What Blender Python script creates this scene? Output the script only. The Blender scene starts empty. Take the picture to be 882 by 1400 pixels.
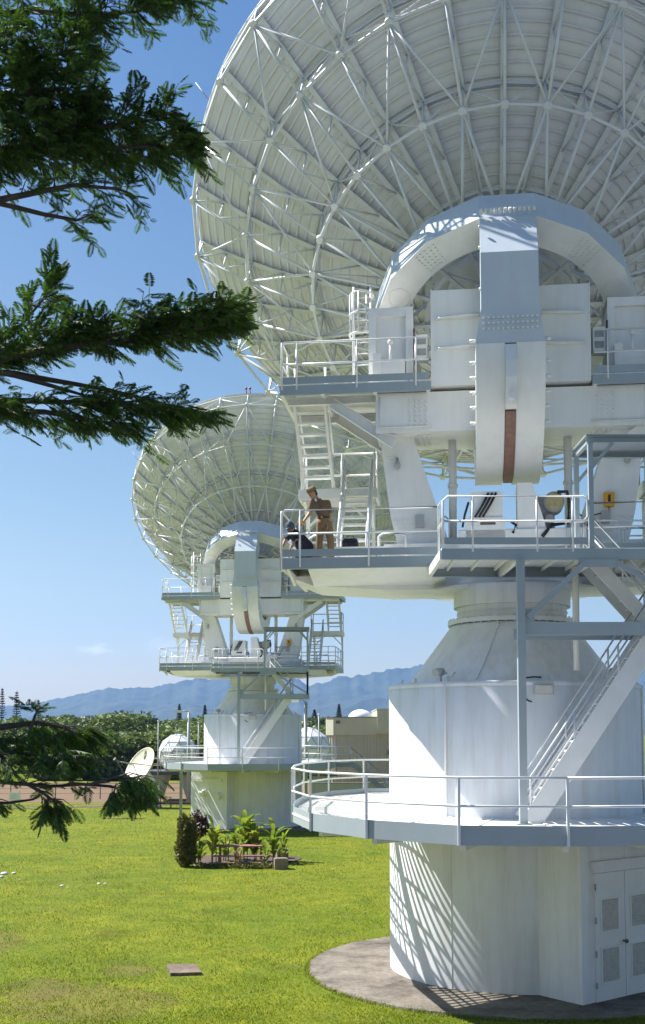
import bpy, math, random
import numpy as np
from mathutils import Matrix, Vector
random.seed(7); RNG = np.random.default_rng(11)
SC = bpy.context.scene
COL = SC.collection
R = math.radians
F_PX, PITCH, PPY, EYE = 1539.4, R(4.1), 892.8, 5.68
T1, T2 = (4.70, 27.82), (-4.35, 70.65)
TH = R(-7.0)            # azimuth of the turning upper works
EL = R(52.3)            # elevation of the dishes
SUN_AZ, SUN_EL = R(113.0), R(50.0)   # azimuth from the viewer side towards the left

# ------------------------------------------------------------------ helpers
def at(px, py, y):
    a = (px-441)/F_PX; b = (PPY-py)/F_PX
    ry = math.cos(PITCH)-b*math.sin(PITCH); rz = math.sin(PITCH)+b*math.cos(PITCH)
    k = y/ry
    return Vector((a*k, y, rz*k+EYE))
def onground(px, py, z=0.0):
    a = (px-441)/F_PX; b = (PPY-py)/F_PX
    ry = math.cos(PITCH)-b*math.sin(PITCH); rz = math.sin(PITCH)+b*math.cos(PITCH)
    k = (z-EYE)/rz
    return Vector((a*k, ry*k, z))

def V(*a): return Vector(a)
Zup = Vector((0, 0, 1))

class MB:
    def __init__(s, xf=None): s.v = []; s.f = []; s.s = []; s.m = []; s.xf = xf; s.mi = 0
    def add(s, vs, fs, smooth=False):
        n = len(s.v)
        for p in vs:
            p = Vector(p); s.v.append(tuple(s.xf @ p) if s.xf else tuple(p))
        for f in fs: s.f.append([i+n for i in f]); s.s.append(smooth); s.m.append(s.mi)
        return s
    def box(s, x0, x1, y0, y1, z0, z1):
        return s.add([(x0,y0,z0),(x1,y0,z0),(x1,y1,z0),(x0,y1,z0),(x0,y0,z1),(x1,y0,z1),(x1,y1,z1),(x0,y1,z1)],
              [(0,3,2,1),(4,5,6,7),(0,1,5,4),(1,2,6,5),(2,3,7,6),(3,0,4,7)])
    def beam(s, p, q, w, h=None, up=Zup):
        p = Vector(p); q = Vector(q); h = h or w; d = (q-p)
        if d.length < 1e-6: return s
        d.normalize(); u = Vector(up); sx = d.cross(u)
        if sx.length < 1e-4: sx = d.cross(Vector((1, 0, 0)))
        sx.normalize(); sy = sx.cross(d)
        a = sx*(w/2); b = sy*(h/2)
        return s.add([p-a-b, p+a-b, p+a+b, p-a+b, q-a-b, q+a-b, q+a+b, q-a+b],
              [(0,3,2,1),(4,5,6,7),(0,1,5,4),(1,2,6,5),(2,3,7,6),(3,0,4,7)])
    def channel(s, p, q, w, h, t=0.02, side=1, up=Zup):
        # channel section: a web with two flanges
        p = Vector(p); q = Vector(q); d = (q-p).normalized(); sx = d.cross(Vector(up)).normalized(); sy = sx.cross(d)
        s.beam(p, q, t, h, up)
        for k in (-1, 1):
            o = sy*(k*(h/2-t/2)) + sx*(side*(w/2+t/2)); s.beam(p+o, q+o, w, t, up)
        return s
    def tube(s, pts, r, n=7, r2=None, cap=True):
        pts = [Vector(p) for p in pts]; N = len(pts); rings = []
        d0 = (pts[1]-pts[0]).normalized()
        ref = Zup if abs(d0.z) < 0.9 else Vector((1, 0, 0))
        vs = []; fs = []
        for i, p in enumerate(pts):
            d = ((pts[min(i+1, N-1)]-pts[max(i-1, 0)])).normalized()
            a = d.cross(ref)
            if a.length < 1e-3: a = d.cross(Vector((0, 1, 0)))
            a.normalize(); b = a.cross(d)
            rr = r if r2 is None else r+(r2-r)*i/(N-1)
            for k in range(n):
                t = 2*math.pi*k/n; vs.append(p+(a*math.cos(t)+b*math.sin(t))*rr)
        for i in range(N-1):
            for k in range(n): fs.append((i*n+k, i*n+(k+1) % n, (i+1)*n+(k+1) % n, (i+1)*n+k))
        s.add(vs, fs, True)
        if cap:
            m = len(s.v)-len(vs)
            s.f.append([m+k for k in range(n)][::-1]); s.s.append(False); s.m.append(s.mi)
            s.f.append([m+(N-1)*n+k for k in range(n)]); s.s.append(False); s.m.append(s.mi)
        return s
    def prism(s, poly, a, b, axis='y'):
        n = len(poly)
        def P(u, w, t): return {'y': (u, t, w), 'x': (t, u, w), 'z': (u, w, t)}[axis]
        vs = [P(u, w, a) for u, w in poly]+[P(u, w, b) for u, w in poly]
        fs = [tuple(range(n))[::-1], tuple(range(n, 2*n))]+[(i, (i+1) % n, n+(i+1) % n, n+i) for i in range(n)]
        return s.add(vs, fs)
    def lathe(s, prof, n=48, a0=0.0, a1=2*math.pi, smooth=True, close=False, c=(0, 0)):
        full = abs(a1-a0-2*math.pi) < 1e-6; m = len(prof); cnt = n if full else n+1
        vs = []; fs = []
        for i in range(cnt):
            t = a0+(a1-a0)*i/n
            for r, z in prof: vs.append((c[0]+r*math.cos(t), c[1]+r*math.sin(t), z))
        mm = m if close else m-1
        for i in range(n):
            j = (i+1) % cnt
            for k in range(mm):
                l = (k+1) % m; fs.append((i*m+k, j*m+k, j*m+l, i*m+l))
        return s.add(vs, fs, smooth)
    def ball(s, c, r, n=8, m=6, sq=(1, 1, 1)):
        vs = []; fs = []; c = Vector(c)
        for i in range(m+1):
            p = math.pi*i/m
            for k in range(n):
                t = 2*math.pi*k/n
                vs.append(c+Vector((r*sq[0]*math.sin(p)*math.cos(t), r*sq[1]*math.sin(p)*math.sin(t), r*sq[2]*math.cos(p))))
        for i in range(m):
            for k in range(n): fs.append((i*n+k, (i+1)*n+k, (i+1)*n+(k+1) % n, i*n+(k+1) % n))
        return s.add(vs, fs, True)
    def bolts(s, pts, d, r=0.028, l=0.03):
        d = Vector(d).normalized()
        for p in pts: s.tube([Vector(p), Vector(p)+d*l], r, 6)
        return s
    def build(s, name, mat, parent=None, label=None, **kw):
        me = bpy.data.meshes.new(name); me.from_pydata(s.v, [], s.f)
        me.polygons.foreach_set('use_smooth', s.s)
        mats = mat if isinstance(mat, (list, tuple)) else [mat]
        for m in mats: me.materials.append(m)
        me.polygons.foreach_set('material_index', s.m)
        me.validate(); me.update()
        return link(name, me, parent, label, **kw)

def link(name, me, parent=None, label=None, cat=None, group=None, kind=None, loc=None):
    o = bpy.data.objects.new(name, me); COL.objects.link(o)
    if parent: o.parent = parent
    if loc is not None: o.location = loc
    tag(o, label, cat, group, kind)
    return o
def tag(o, label=None, cat=None, group=None, kind=None):
    if label: o['label'] = label
    if cat: o['category'] = cat
    if group: o['group'] = group
    if kind: o['kind'] = kind
def thing(name, label, cat, loc=(0, 0, 0), rz=0, group=None):
    o = link(name, None, None, label, cat, group); o.location = loc; o.rotation_euler = (0, 0, rz)
    return o
def npmesh(name, verts, faces, mat, parent=None, smooth=False, **kw):
    me = bpy.data.meshes.new(name); nf = len(faces); k = faces.shape[1]
    me.vertices.add(len(verts)); me.vertices.foreach_set('co', np.ascontiguousarray(verts, dtype=np.float32).ravel())
    me.loops.add(nf*k); me.loops.foreach_set('vertex_index', np.ascontiguousarray(faces, dtype=np.int32).ravel())
    me.polygons.add(nf); me.polygons.foreach_set('loop_start', np.arange(0, nf*k, k, dtype=np.int32))
    me.polygons.foreach_set('loop_total', np.full(nf, k, dtype=np.int32))
    me.polygons.foreach_set('use_smooth', np.full(nf, smooth, dtype=bool))
    me.update(calc_edges=True); me.validate()
    me.materials.append(mat)
    return link(name, me, parent, **kw)
def children(o): return [c for c in bpy.data.objects if c.parent == o]
def copy_tree(o, parent=None, kids=None):
    if kids is None:
        kids = {}
        for c in bpy.data.objects:
            if c.parent: kids.setdefault(c.parent.name, []).append(c)
    c = o.copy(); COL.objects.link(c)
    if parent: c.parent = parent
    for ch in kids.get(o.name, []): copy_tree(ch, c, kids)
    return c

# ------------------------------------------------------------------ materials
def newmat(name):
    m = bpy.data.materials.new(name); m.use_nodes = True
    nt = m.node_tree; return m, nt, nt.nodes['Principled BSDF']
def N(nt, t, **kw):
    n = nt.nodes.new(t)
    for k, v in kw.items():
        if hasattr(n, k) and not (k in n.inputs): setattr(n, k, v)
        else: n.inputs[k].default_value = v
    return n
def ramp(nt, fac, stops):
    r = nt.nodes.new('ShaderNodeValToRGB'); cr = r.color_ramp
    while len(cr.elements) > 2: cr.elements.remove(cr.elements[-1])
    for i, (p, c) in enumerate(stops):
        e = cr.elements[i] if i < 2 else cr.elements.new(p)
        e.position = p; e.color = (*c, 1)
    nt.links.new(fac, r.inputs[0]); return r
def coord(nt, scale=(1, 1, 1), kind='Object'):
    tc = nt.nodes.new('ShaderNodeTexCoord'); mp = nt.nodes.new('ShaderNodeMapping')
    mp.inputs['Scale'].default_value = scale; nt.links.new(tc.outputs[kind], mp.inputs[0]); return mp.outputs[0]
def noise(nt, co, scale, detail=4, rough=0.6):
    n = nt.nodes.new('ShaderNodeTexNoise'); n.inputs['Scale'].default_value = scale
    n.inputs['Detail'].default_value = detail; n.inputs['Roughness'].default_value = rough
    nt.links.new(co, n.inputs['Vector']); return n.outputs['Fac']
def mix(nt, a, b, fac, mode='MIX'):
    m = nt.nodes.new('ShaderNodeMix'); m.data_type = 'RGBA'; m.blend_type = mode
    for s, i in ((a, 6), (b, 7), (fac, 0)):
        if isinstance(s, (int, float)): m.inputs[i].default_value = s
        elif isinstance(s, tuple): m.inputs[i].default_value = (*s, 1)
        else: nt.links.new(s, m.inputs[i])
    return m.outputs[2]
def bump(nt, bs, h, strength=0.3, dist=0.02):
    b = nt.nodes.new('ShaderNodeBump'); b.inputs['Strength'].default_value = strength; b.inputs['Distance'].default_value = dist
    nt.links.new(h, b.inputs['Height']); nt.links.new(b.outputs[0], bs.inputs['Normal'])

def painted(name, c, dirt, amt=0.5, rough=0.45, rust=0.0, streak=(3, 3, 0.35), bumpy=0.05):
    m, nt, b = newmat(name)
    co = coord(nt, streak); f1 = noise(nt, co, 1.6, 6, 0.65)
    r1 = ramp(nt, f1, [(0.45, (0, 0, 0)), (0.78, (1, 1, 1))])
    co2 = coord(nt); f2 = noise(nt, co2, 0.9, 5, 0.6)
    mm = nt.nodes.new('ShaderNodeMath'); mm.operation = 'MULTIPLY'; mm.inputs[1].default_value = amt
    nt.links.new(r1.outputs[0], mm.inputs[0])
    col = mix(nt, c, dirt, mm.outputs[0])
    r2 = ramp(nt, f2, [(0.35, (0.93, 0.93, 0.92)), (0.65, (1, 1, 1))])
    col = mix(nt, col, r2.outputs[0], 1.0, 'MULTIPLY')
    if rust:
        f3 = noise(nt, coord(nt, (4, 4, 0.5)), 2.2, 8, 0.72)
        r3 = ramp(nt, f3, [(0.64, (0, 0, 0)), (0.78, (1, 1, 1))])
        m3 = nt.nodes.new('ShaderNodeMath'); m3.operation = 'MULTIPLY'; m3.inputs[1].default_value = rust
        nt.links.new(r3.outputs[0], m3.inputs[0])
        col = mix(nt, col, (0.30, 0.19, 0.09), m3.outputs[0])
    nt.links.new(col, b.inputs['Base Color']); b.inputs['Roughness'].default_value = rough
    if bumpy: bump(nt, b, noise(nt, co2, 26, 3), bumpy, 0.01)
    return m
def plain(name, c, rough=0.6, var=0.15, scale=6.0, metal=0.0, bmp=0.0, spec=0.5):
    m, nt, b = newmat(name)
    f = noise(nt, coord(nt), scale, 5)
    lo = tuple(x*(1-var) for x in c); hi = tuple(min(1, x*(1+var)) for x in c)
    r = ramp(nt, f, [(0.3, lo), (0.7, hi)])
    nt.links.new(r.outputs[0], b.inputs['Base Color']); b.inputs['Roughness'].default_value = rough
    b.inputs['Metallic'].default_value = metal; b.inputs['Specular IOR Level'].default_value = spec
    if bmp: bump(nt, b, f, bmp, 0.02)
    return m
def leafmat(name, lo, hi, trans=0.35, rough=0.5, scale=1.5):
    m, nt, b = newmat(name)
    g = nt.nodes.new('ShaderNodeNewGeometry')
    f = noise(nt, coord(nt), scale, 4)
    ad = nt.nodes.new('ShaderNodeMath'); ad.operation = 'MULTIPLY_ADD'; ad.inputs[1].default_value = 0.55
    nt.links.new(g.outputs['Random Per Island'], ad.inputs[0])
    sb = nt.nodes.new('ShaderNodeMath'); sb.operation = 'MULTIPLY'; sb.inputs[1].default_value = 0.5
    nt.links.new(f, sb.inputs[0]); nt.links.new(sb.outputs[0], ad.inputs[2])
    r = ramp(nt, ad.outputs[0], [(0.2, lo), (0.8, hi)])
    nt.links.new(r.outputs[0], b.inputs['Base Color']); b.inputs['Roughness'].default_value = rough
    b.inputs['Specular IOR Level'].default_value = 0.3
    t = nt.nodes.new('ShaderNodeBsdfTranslucent'); nt.links.new(r.outputs[0], t.inputs[0])
    ms = nt.nodes.new('ShaderNodeMixShader'); ms.inputs[0].default_value = trans
    nt.links.new(b.outputs[0], ms.inputs[1]); nt.links.new(t.outputs[0], ms.inputs[2])
    nt.links.new(ms.outputs[0], nt.nodes['Material Output'].inputs['Surface'])
    return m

M = {}
M['white'] = painted('white_paint', (0.80, 0.80, 0.78), (0.62, 0.60, 0.54), 0.35, 0.42, 0.12)
M['base'] = painted('white_wall_paint', (0.76, 0.78, 0.82), (0.50, 0.49, 0.46), 0.55, 0.6, 0.45, (2.2, 2.2, 0.22), 0.15)
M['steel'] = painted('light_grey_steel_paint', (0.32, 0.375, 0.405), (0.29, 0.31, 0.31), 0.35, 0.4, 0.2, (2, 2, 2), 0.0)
M['rail'] = painted('white_rail_paint', (0.72, 0.73, 0.74), (0.52, 0.49, 0.44), 0.3, 0.35, 0.15, (2, 2, 2), 0.0)
M['dish'] = painted('white_panel_paint', (0.75, 0.76, 0.79), (0.60, 0.58, 0.54), 0.35, 0.5, 0.1, (1.2, 1.2, 1.2), 0.0)
M['truss'] = painted('white_truss_paint', (0.69, 0.71, 0.75), (0.56, 0.55, 0.52), 0.35, 0.45, 0.15, (2, 2, 2), 0.0)
M['shaded_white'] = painted('sky_shade_white', (0.56, 0.62, 0.68), (0.48, 0.50, 0.51), 0.3, 0.38, 0.06)  # the same white paint, with blue sky shade put into the colour
M['door'] = painted('white_door_paint', (0.74, 0.76, 0.78), (0.6, 0.6, 0.58), 0.2, 0.5)
M['deck'] = painted('deck_paint', (0.80, 0.80, 0.77), (0.6, 0.57, 0.5), 0.4, 0.6, 0.1, (1, 1, 1))
M['louver'] = plain('louver_grey', (0.55, 0.55, 0.53), 0.6, 0.1)
M['copper'] = plain('gear_brown', (0.235, 0.125, 0.092), 0.55, 0.25, 9)
M['darkgrey'] = plain('dark_steel', (0.09, 0.09, 0.09), 0.5, 0.3)
M['grey'] = plain('grey_steel', (0.30, 0.31, 0.31), 0.5, 0.2)
M['midgrey'] = painted('grey_paint', (0.42, 0.44, 0.44), (0.3, 0.28, 0.24), 0.4, 0.5)
M['black'] = plain('black_rubber', (0.012, 0.012, 0.013), 0.5, 0.3)
M['yellow'] = plain('yellow_paint', (0.72, 0.36, 0.02), 0.45, 0.1)
M['cable'] = plain('cable_black', (0.015, 0.015, 0.017), 0.45, 0.2)
M['beige'] = painted('beige_siding', (0.50, 0.50, 0.38), (0.38, 0.36, 0.26), 0.4, 0.6, 0.15, (1, 1, .2), 0)
M['dome'] = plain('radome_white', (0.8, 0.8, 0.8), 0.5, 0.03, 2)
M['cream'] = plain('cream_dish', (0.66, 0.62, 0.48), 0.5, 0.05, 2)
M['redwood'] = plain('weathered_red_wood', (0.27, 0.125, 0.11), 0.75, 0.35, 9, bmp=.2)
M['wood'] = plain('weathered_wood', (0.20, 0.13, 0.09), 0.8, 0.35, 9, bmp=.2)
M['block'] = plain('grey_block', (0.22, 0.17, 0.14), 0.9, 0.3, 12, bmp=.4)
M['bark'] = plain('bark', (0.055, 0.042, 0.032), 0.9, 0.4, 7, bmp=.6)
M['stone'] = plain('white_stone', (0.62, 0.6, 0.58), 0.9, 0.2, 12, bmp=.4)
M['skin'] = plain('skin', (0.42, 0.22, 0.13), 0.5, 0.12, 20)
M['khaki'] = plain('khaki_cloth', (0.155, 0.10, 0.05), 0.85, 0.18, 14, bmp=.25)
M['khaki2'] = plain('khaki_trouser', (0.21, 0.135, 0.068), 0.85, 0.15, 14, bmp=.25)
M['navy'] = plain('navy_cloth', (0.012, 0.016, 0.03), 0.85, 0.3, 14, bmp=.25)
M['hairm'] = plain('dark_hair', (0.015, 0.012, 0.01), 0.7, 0.3, 30)
M['shoe'] = plain('black_leather', (0.012, 0.011, 0.01), 0.35, 0.3, 10)
M['eye'] = plain('eye_dark', (0.02, 0.015, 0.012), 0.2, 0.1)
M['mulch'] = plain('bare_soil', (0.085, 0.055, 0.04), 0.95, 0.5, 6, bmp=.6)
M['signw'] = plain('sign_white', (0.75, 0.77, 0.78), 0.5, 0.04)
M['redlamp'] = plain('red_lens', (0.35, 0.01, 0.01), 0.3, 0.1)
M['camo'] = plain('blue_camo', (0.05, 0.07, 0.11), 0.85, 0.7, 30)
M['leaf'] = leafmat('rain_tree_leaf', (0.012, 0.030, 0.005), (0.075, 0.15, 0.016), 0.38)
M['forest'] = leafmat('forest_leaf', (0.06, 0.10, 0.025), (0.19, 0.24, 0.06), 0.25, scale=.05)
M['dforest'] = leafmat('dark_forest_leaf', (0.014, 0.030, 0.010), (0.042, 0.065, 0.020), 0.1, scale=.1)
M['pine'] = leafmat('pine_needle', (0.010, 0.020, 0.010), (0.030, 0.045, 0.020), 0.08)
M['bushy'] = leafmat('bush_leaf', (0.030, 0.050, 0.010), (0.11, 0.13, 0.03), 0.25, scale=.3)
M['ti'] = leafmat('broad_leaf', (0.12, 0.22, 0.02), (0.42, 0.46, 0.04), 0.45)
M['cordy'] = leafmat('dark_red_leaf', (0.03, 0.012, 0.012), (0.10, 0.035, 0.03), 0.2)
M['hedge'] = leafmat('hedge_leaf', (0.045, 0.050, 0.010), (0.20, 0.18, 0.035), 0.3)
M['dry'] = leafmat('dry_leaf', (0.14, 0.09, 0.04), (0.34, 0.25, 0.12), 0.25)
M['blade'] = leafmat('grass_blade', (0.12, 0.185, 0.009), (0.245, 0.275, 0.018), 0.4, scale=.6)

PATCHES = [(-5.0, 24.2, 1.3, 1.3), (-6.3, 25.6, .7, .9), (-4.7, 27.6, .5, .6), (-9.2, 31.0, .8, 1.6)]
def mat_grass():
    m, nt, b = newmat('lawn')
    co = coord(nt)
    big = noise(nt, co, 0.16, 5, 0.6); mid = noise(nt, co, 1.1, 5, 0.6); fine = noise(nt, co, 14, 4, 0.7)
    g = ramp(nt, big, [(0.35, (0.150, 0.200, 0.012)), (0.62, (0.222, 0.245, 0.016))]).outputs[0]
    g2 = ramp(nt, mid, [(0.28, (0.58, 0.70, 0.55)), (0.72, (1.14, 1.06, 1.1))]).outputs[0]
    g = mix(nt, g, g2, 1.0, 'MULTIPLY')
    g3 = ramp(nt, fine, [(0.25, (0.42, 0.45, 0.4)), (0.7, (1.2, 1.18, 1.1))]).outputs[0]
    g = mix(nt, g, g3, 1.0, 'MULTIPLY')
    p = ramp(nt, noise(nt, coord(nt, (0.5, 1.0, 1)), 0.75, 7, 0.72), [(0.56, (0, 0, 0)), (0.72, (1, 1, 1))]).outputs[0]
    g = mix(nt, g, (0.13, 0.08, 0.035), mix(nt, (0, 0, 0), p, 0.6))
    for cx_, cy_, rx, ry in PATCHES:          # worn places in the turf
        mp = nt.nodes.new('ShaderNodeMapping'); mp.inputs['Location'].default_value = (-cx_/rx, -cy_/ry, 0); mp.inputs['Scale'].default_value = (1/rx, 1/ry, 0); nt.links.new(co, mp.inputs[0])
        ln = nt.nodes.new('ShaderNodeVectorMath'); ln.operation = 'LENGTH'; nt.links.new(mp.outputs[0], ln.inputs[0])
        ma = nt.nodes.new('ShaderNodeMath'); ma.operation = 'MULTIPLY_ADD'; ma.inputs[1].default_value = 3.6; nt.links.new(noise(nt, co, 2.1, 9, .78), ma.inputs[0])
        sb = nt.nodes.new('ShaderNodeMath'); sb.operation = 'SUBTRACT'; nt.links.new(ma.outputs[0], sb.inputs[0]); nt.links.new(ln.outputs['Value'], sb.inputs[1])
        g = mix(nt, g, (0.15, 0.095, 0.05), ramp(nt, sb.outputs[0], [(0.95, (0, 0, 0)), (1.6, (.38, .38, .38))]).outputs[0])
    nt.links.new(g, b.inputs['Base Color']); b.inputs['Roughness'].default_value = 0.9
    b.inputs['Specular IOR Level'].default_value = 0.15
    bump(nt, b, fine, 0.9, 0.05); return m
M['grass'] = mat_grass()
def mat_field():
    m, nt, b = newmat('dry_field')
    a = noise(nt, coord(nt, (0.04, 0.5, 1)), 1.0, 6, 0.65); c = noise(nt, coord(nt), 3, 5, .7)
    g = ramp(nt, a, [(0.3, (0.125, 0.070, 0.034)), (0.5, (0.175, 0.105, 0.05)), (0.72, (0.125, 0.095, 0.03))]).outputs[0]
    g = mix(nt, g, ramp(nt, c, [(0.3, (0.7, 0.7, 0.7)), (0.7, (1.1, 1.1, 1.1))]).outputs[0], 1.0, 'MULTIPLY')
    nt.links.new(g, b.inputs['Base Color']); b.inputs['Roughness'].default_value = 0.95; return m
M['field'] = mat_field()
def mat_concrete(name, a, bb, st):
    m, nt, b = newmat(name)
    f = noise(nt, coord(nt), 0.8, 8, 0.7); f2 = noise(nt, coord(nt), 9, 6, 0.7)
    g = ramp(nt, f, [(0.34, st), (0.5, a), (0.7, bb)]).outputs[0]
    g = mix(nt, g, ramp(nt, f2, [(0.3, (0.6, 0.58, 0.55)), (0.62, (1.08, 1.08, 1.08))]).outputs[0], 1.0, 'MULTIPLY')
    nt.links.new(g, b.inputs['Base Color']); b.inputs['Roughness'].default_value = 0.9
    bump(nt, b, f2, 0.4, 0.02); return m
M['bounce_grey'] = mat_concrete('bounce_ground_grey', (0.15, 0.165, 0.195), (0.20, 0.215, 0.245), (0.11, 0.12, 0.14))  # neutral grey for the added ground out of view
M['concrete'] = mat_concrete('old_concrete', (0.175, 0.148, 0.118), (0.265, 0.235, 0.195), (0.065, 0.052, 0.042))
M['slab'] = mat_concrete('slab_concrete', (0.15, 0.112, 0.08), (0.23, 0.18, 0.14), (0.12, 0.085, 0.06))
M['dirt'] = mat_concrete('dirt_path', (0.13, 0.075, 0.05), (0.19, 0.12, 0.09), (0.07, 0.045, 0.035))
def mat_mountain():
    m, nt, b = newmat('mountain')
    co = coord(nt); f = noise(nt, co, 0.006, 8, 0.65); f2 = noise(nt, co, 0.03, 6, .7)
    g = ramp(nt, f, [(0.35, (0.018, 0.030, 0.020)), (0.55, (0.036, 0.048, 0.030)), (0.75, (0.075, 0.075, 0.05))]).outputs[0]
    g = mix(nt, g, ramp(nt, f2, [(0.3, (0.55, 0.55, 0.55)), (0.7, (1.25, 1.25, 1.25))]).outputs[0], 1.0, 'MULTIPLY')
    nt.links.new(g, b.inputs['Base Color']); b.inputs['Roughness'].default_value = 0.95; return m
M['mountain'] = mat_mountain()

# ------------------------------------------------------------------ the antenna (all of it in metres, base centre at the origin)
Z0 = -0.12
XB = Matrix.Translation((0, 0, Z0))                         # fixed base
XU = Matrix.Rotation(TH, 4, 'Z') @ Matrix.Translation((0, 0, Z0))   # turning upper works

def railing(mb, pts, h=1.08, mid=0.55, step=1.35, r=0.025, toe=0.0, closed=False, ends=True, posts_at=None):
    pts = [Vector(p) for p in pts]
    loop = pts+[pts[0]] if closed else pts
    up = Vector((0, 0, h)); um = Vector((0, 0, mid))
    mb.tube([p+up for p in loop], r, 7); mb.tube([p+um for p in loop], r*0.92, 7)
    for i in range(len(loop)-1):
        p, q = loop[i], loop[i+1]; L = (q-p).length; n = max(1, round(L/step))
        for k in range(n+(1 if (i == len(loop)-2 and not closed) else 0)):
            c = p.lerp(q, k/n); mb.tube([c-Vector((0, 0, 0.04)), c+up], r, 7)
        if toe: mb.beam(p+Vector((0, 0, toe/2+.02)), q+Vector((0, 0, toe/2+.02)), 0.012, toe)
    return mb
def flight(mb, mr, p, q, wid, n, sd=0.28, st=0.05, rail=True, rr=0.022, rh=0.95, tt=0.035):
    # p bottom, q top (centre line of the near stringer), wid: vector across to the other stringer
    p = Vector(p); q = Vector(q); wid = Vector(wid); up = Zup
    for o in (Vector((0, 0, 0)), wid): mb.beam(p+o, q+o, st, sd)
    hd = Vector((q.x-p.x, q.y-p.y, 0)); run = hd.length/n; hd.normalize()
    for k in range(1, n):
        c = p.lerp(q, k/n)+Vector((0, 0, sd*.25)); a = c+wid
        mb.beam(c, a, 0.22, tt)
    if rail:
        for o in (Vector((0, 0, 0)), wid):
            a = p+o+up*rh; b = q+o+up*rh
            mr.tube([p+o, a, b, q+o], rr, 7)
            mr.tube([p+o+up*rh*.52, q+o+up*rh*.52], rr*.9, 7)
            L = (q-p).length; m = max(2, round(L/1.6))
            for k in range(1, m): c = p.lerp(q, k/m)+o; mr.tube([c, c+up*rh], rr, 7)

def fascia(mb, p, q, h, t=0.06, lip=0.07):
    mb.channel(p, q, lip, h, 0.014)

# dish geometry
def S(r): return 1.13+0.0486*r*r
LN = [(5.31, 1.0), (7.39, 2.55), (9.15, 4.19)]
HUBR, HUBA = 2.75, -0.25
NR = 32
def pol(r, j, a): A = 2*math.pi*j/NR; return Vector((r*math.cos(A), r*math.sin(A), a))
def rib_mesh(even):
    mb = MB()
    rs = [1.9+(9.12-1.9)*i/9 for i in range(10)]
    for i in range(9):     # T-shaped upper chord along the skin
        p = Vector((rs[i], 0, S(rs[i])-0.085)); q = Vector((rs[i+1], 0, S(rs[i+1])-0.085))
        nrm = Vector((-(q-p).z, 0, (q-p).x))
        mb.beam(p-nrm.normalized()*.07, q-nrm.normalized()*.07, 0.14, 0.022, nrm); mb.beam(p, q, 0.02, 0.13, nrm)
    L = [Vector((HUBR, 0, HUBA))]+[Vector((r, 0, a)) for r, a in LN]
    U = [Vector((r, 0, S(r)-0.15)) for r in (HUBR, 5.31, 7.39, 9.12)]
    for i in range(3):
        if i == 0:
            if even: mb.tube([L[0], L[1]], 0.042, 6)
        else:
            mb.tube([L[i], L[i+1]], 0.041, 6)
            m = (L[i]+L[i+1])/2; um = Vector(((U[i].x+U[i+1].x)/2, 0, 0)); um.z = S(um.x)-0.15
            mb.tube([m, um], 0.026, 5); mb.tube([L[i+1], um], 0.03, 5); mb.tube([m, U[i]], 0.03, 5)
        mb.tube([L[i+1], U[i+1]], 0.034, 6)
    mb.tube([L[1], Vector((4.0, 0, S(4.0)-.15))], 0.034, 5)
    for i in (1, 2, 3):
        d = (U[i]-L[i]).normalized(); mb.tube([L[i]-d*.07, L[i]+d*.07], 0.105, 10)
    for r, a in ((LN[2][0], LN[2][1]),): mb.tube([Vector((r, 0, a)), Vector((9.2, 0, S(9.2)-.05))], 0.03, 5)
    if even:
        for dj in (-1, 1):
            for i in (2, 1):
                mb.tube([pol(LN[i][0], 0, LN[i][1]), pol(LN[i-1][0], dj, LN[i-1][1])], 0.035, 6)
            for i in (0, 1, 2):
                mb.tube([pol(LN[i][0], 0, LN[i][1]), pol(LN[i][0], dj, S(LN[i][0])-.15)], 0.030, 6)
    else:
        for dj in (-1, 1): mb.tube([pol(LN[0][0], 0, LN[0][1]), pol(HUBR, dj, HUBA)], 0.042, 6)
        mb.tube([pol(LN[0][0], 0, LN[0][1]), Vector((HUBR+.3, 0, S(HUBR)-.2))], 0.034, 5)
    return mb

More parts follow.
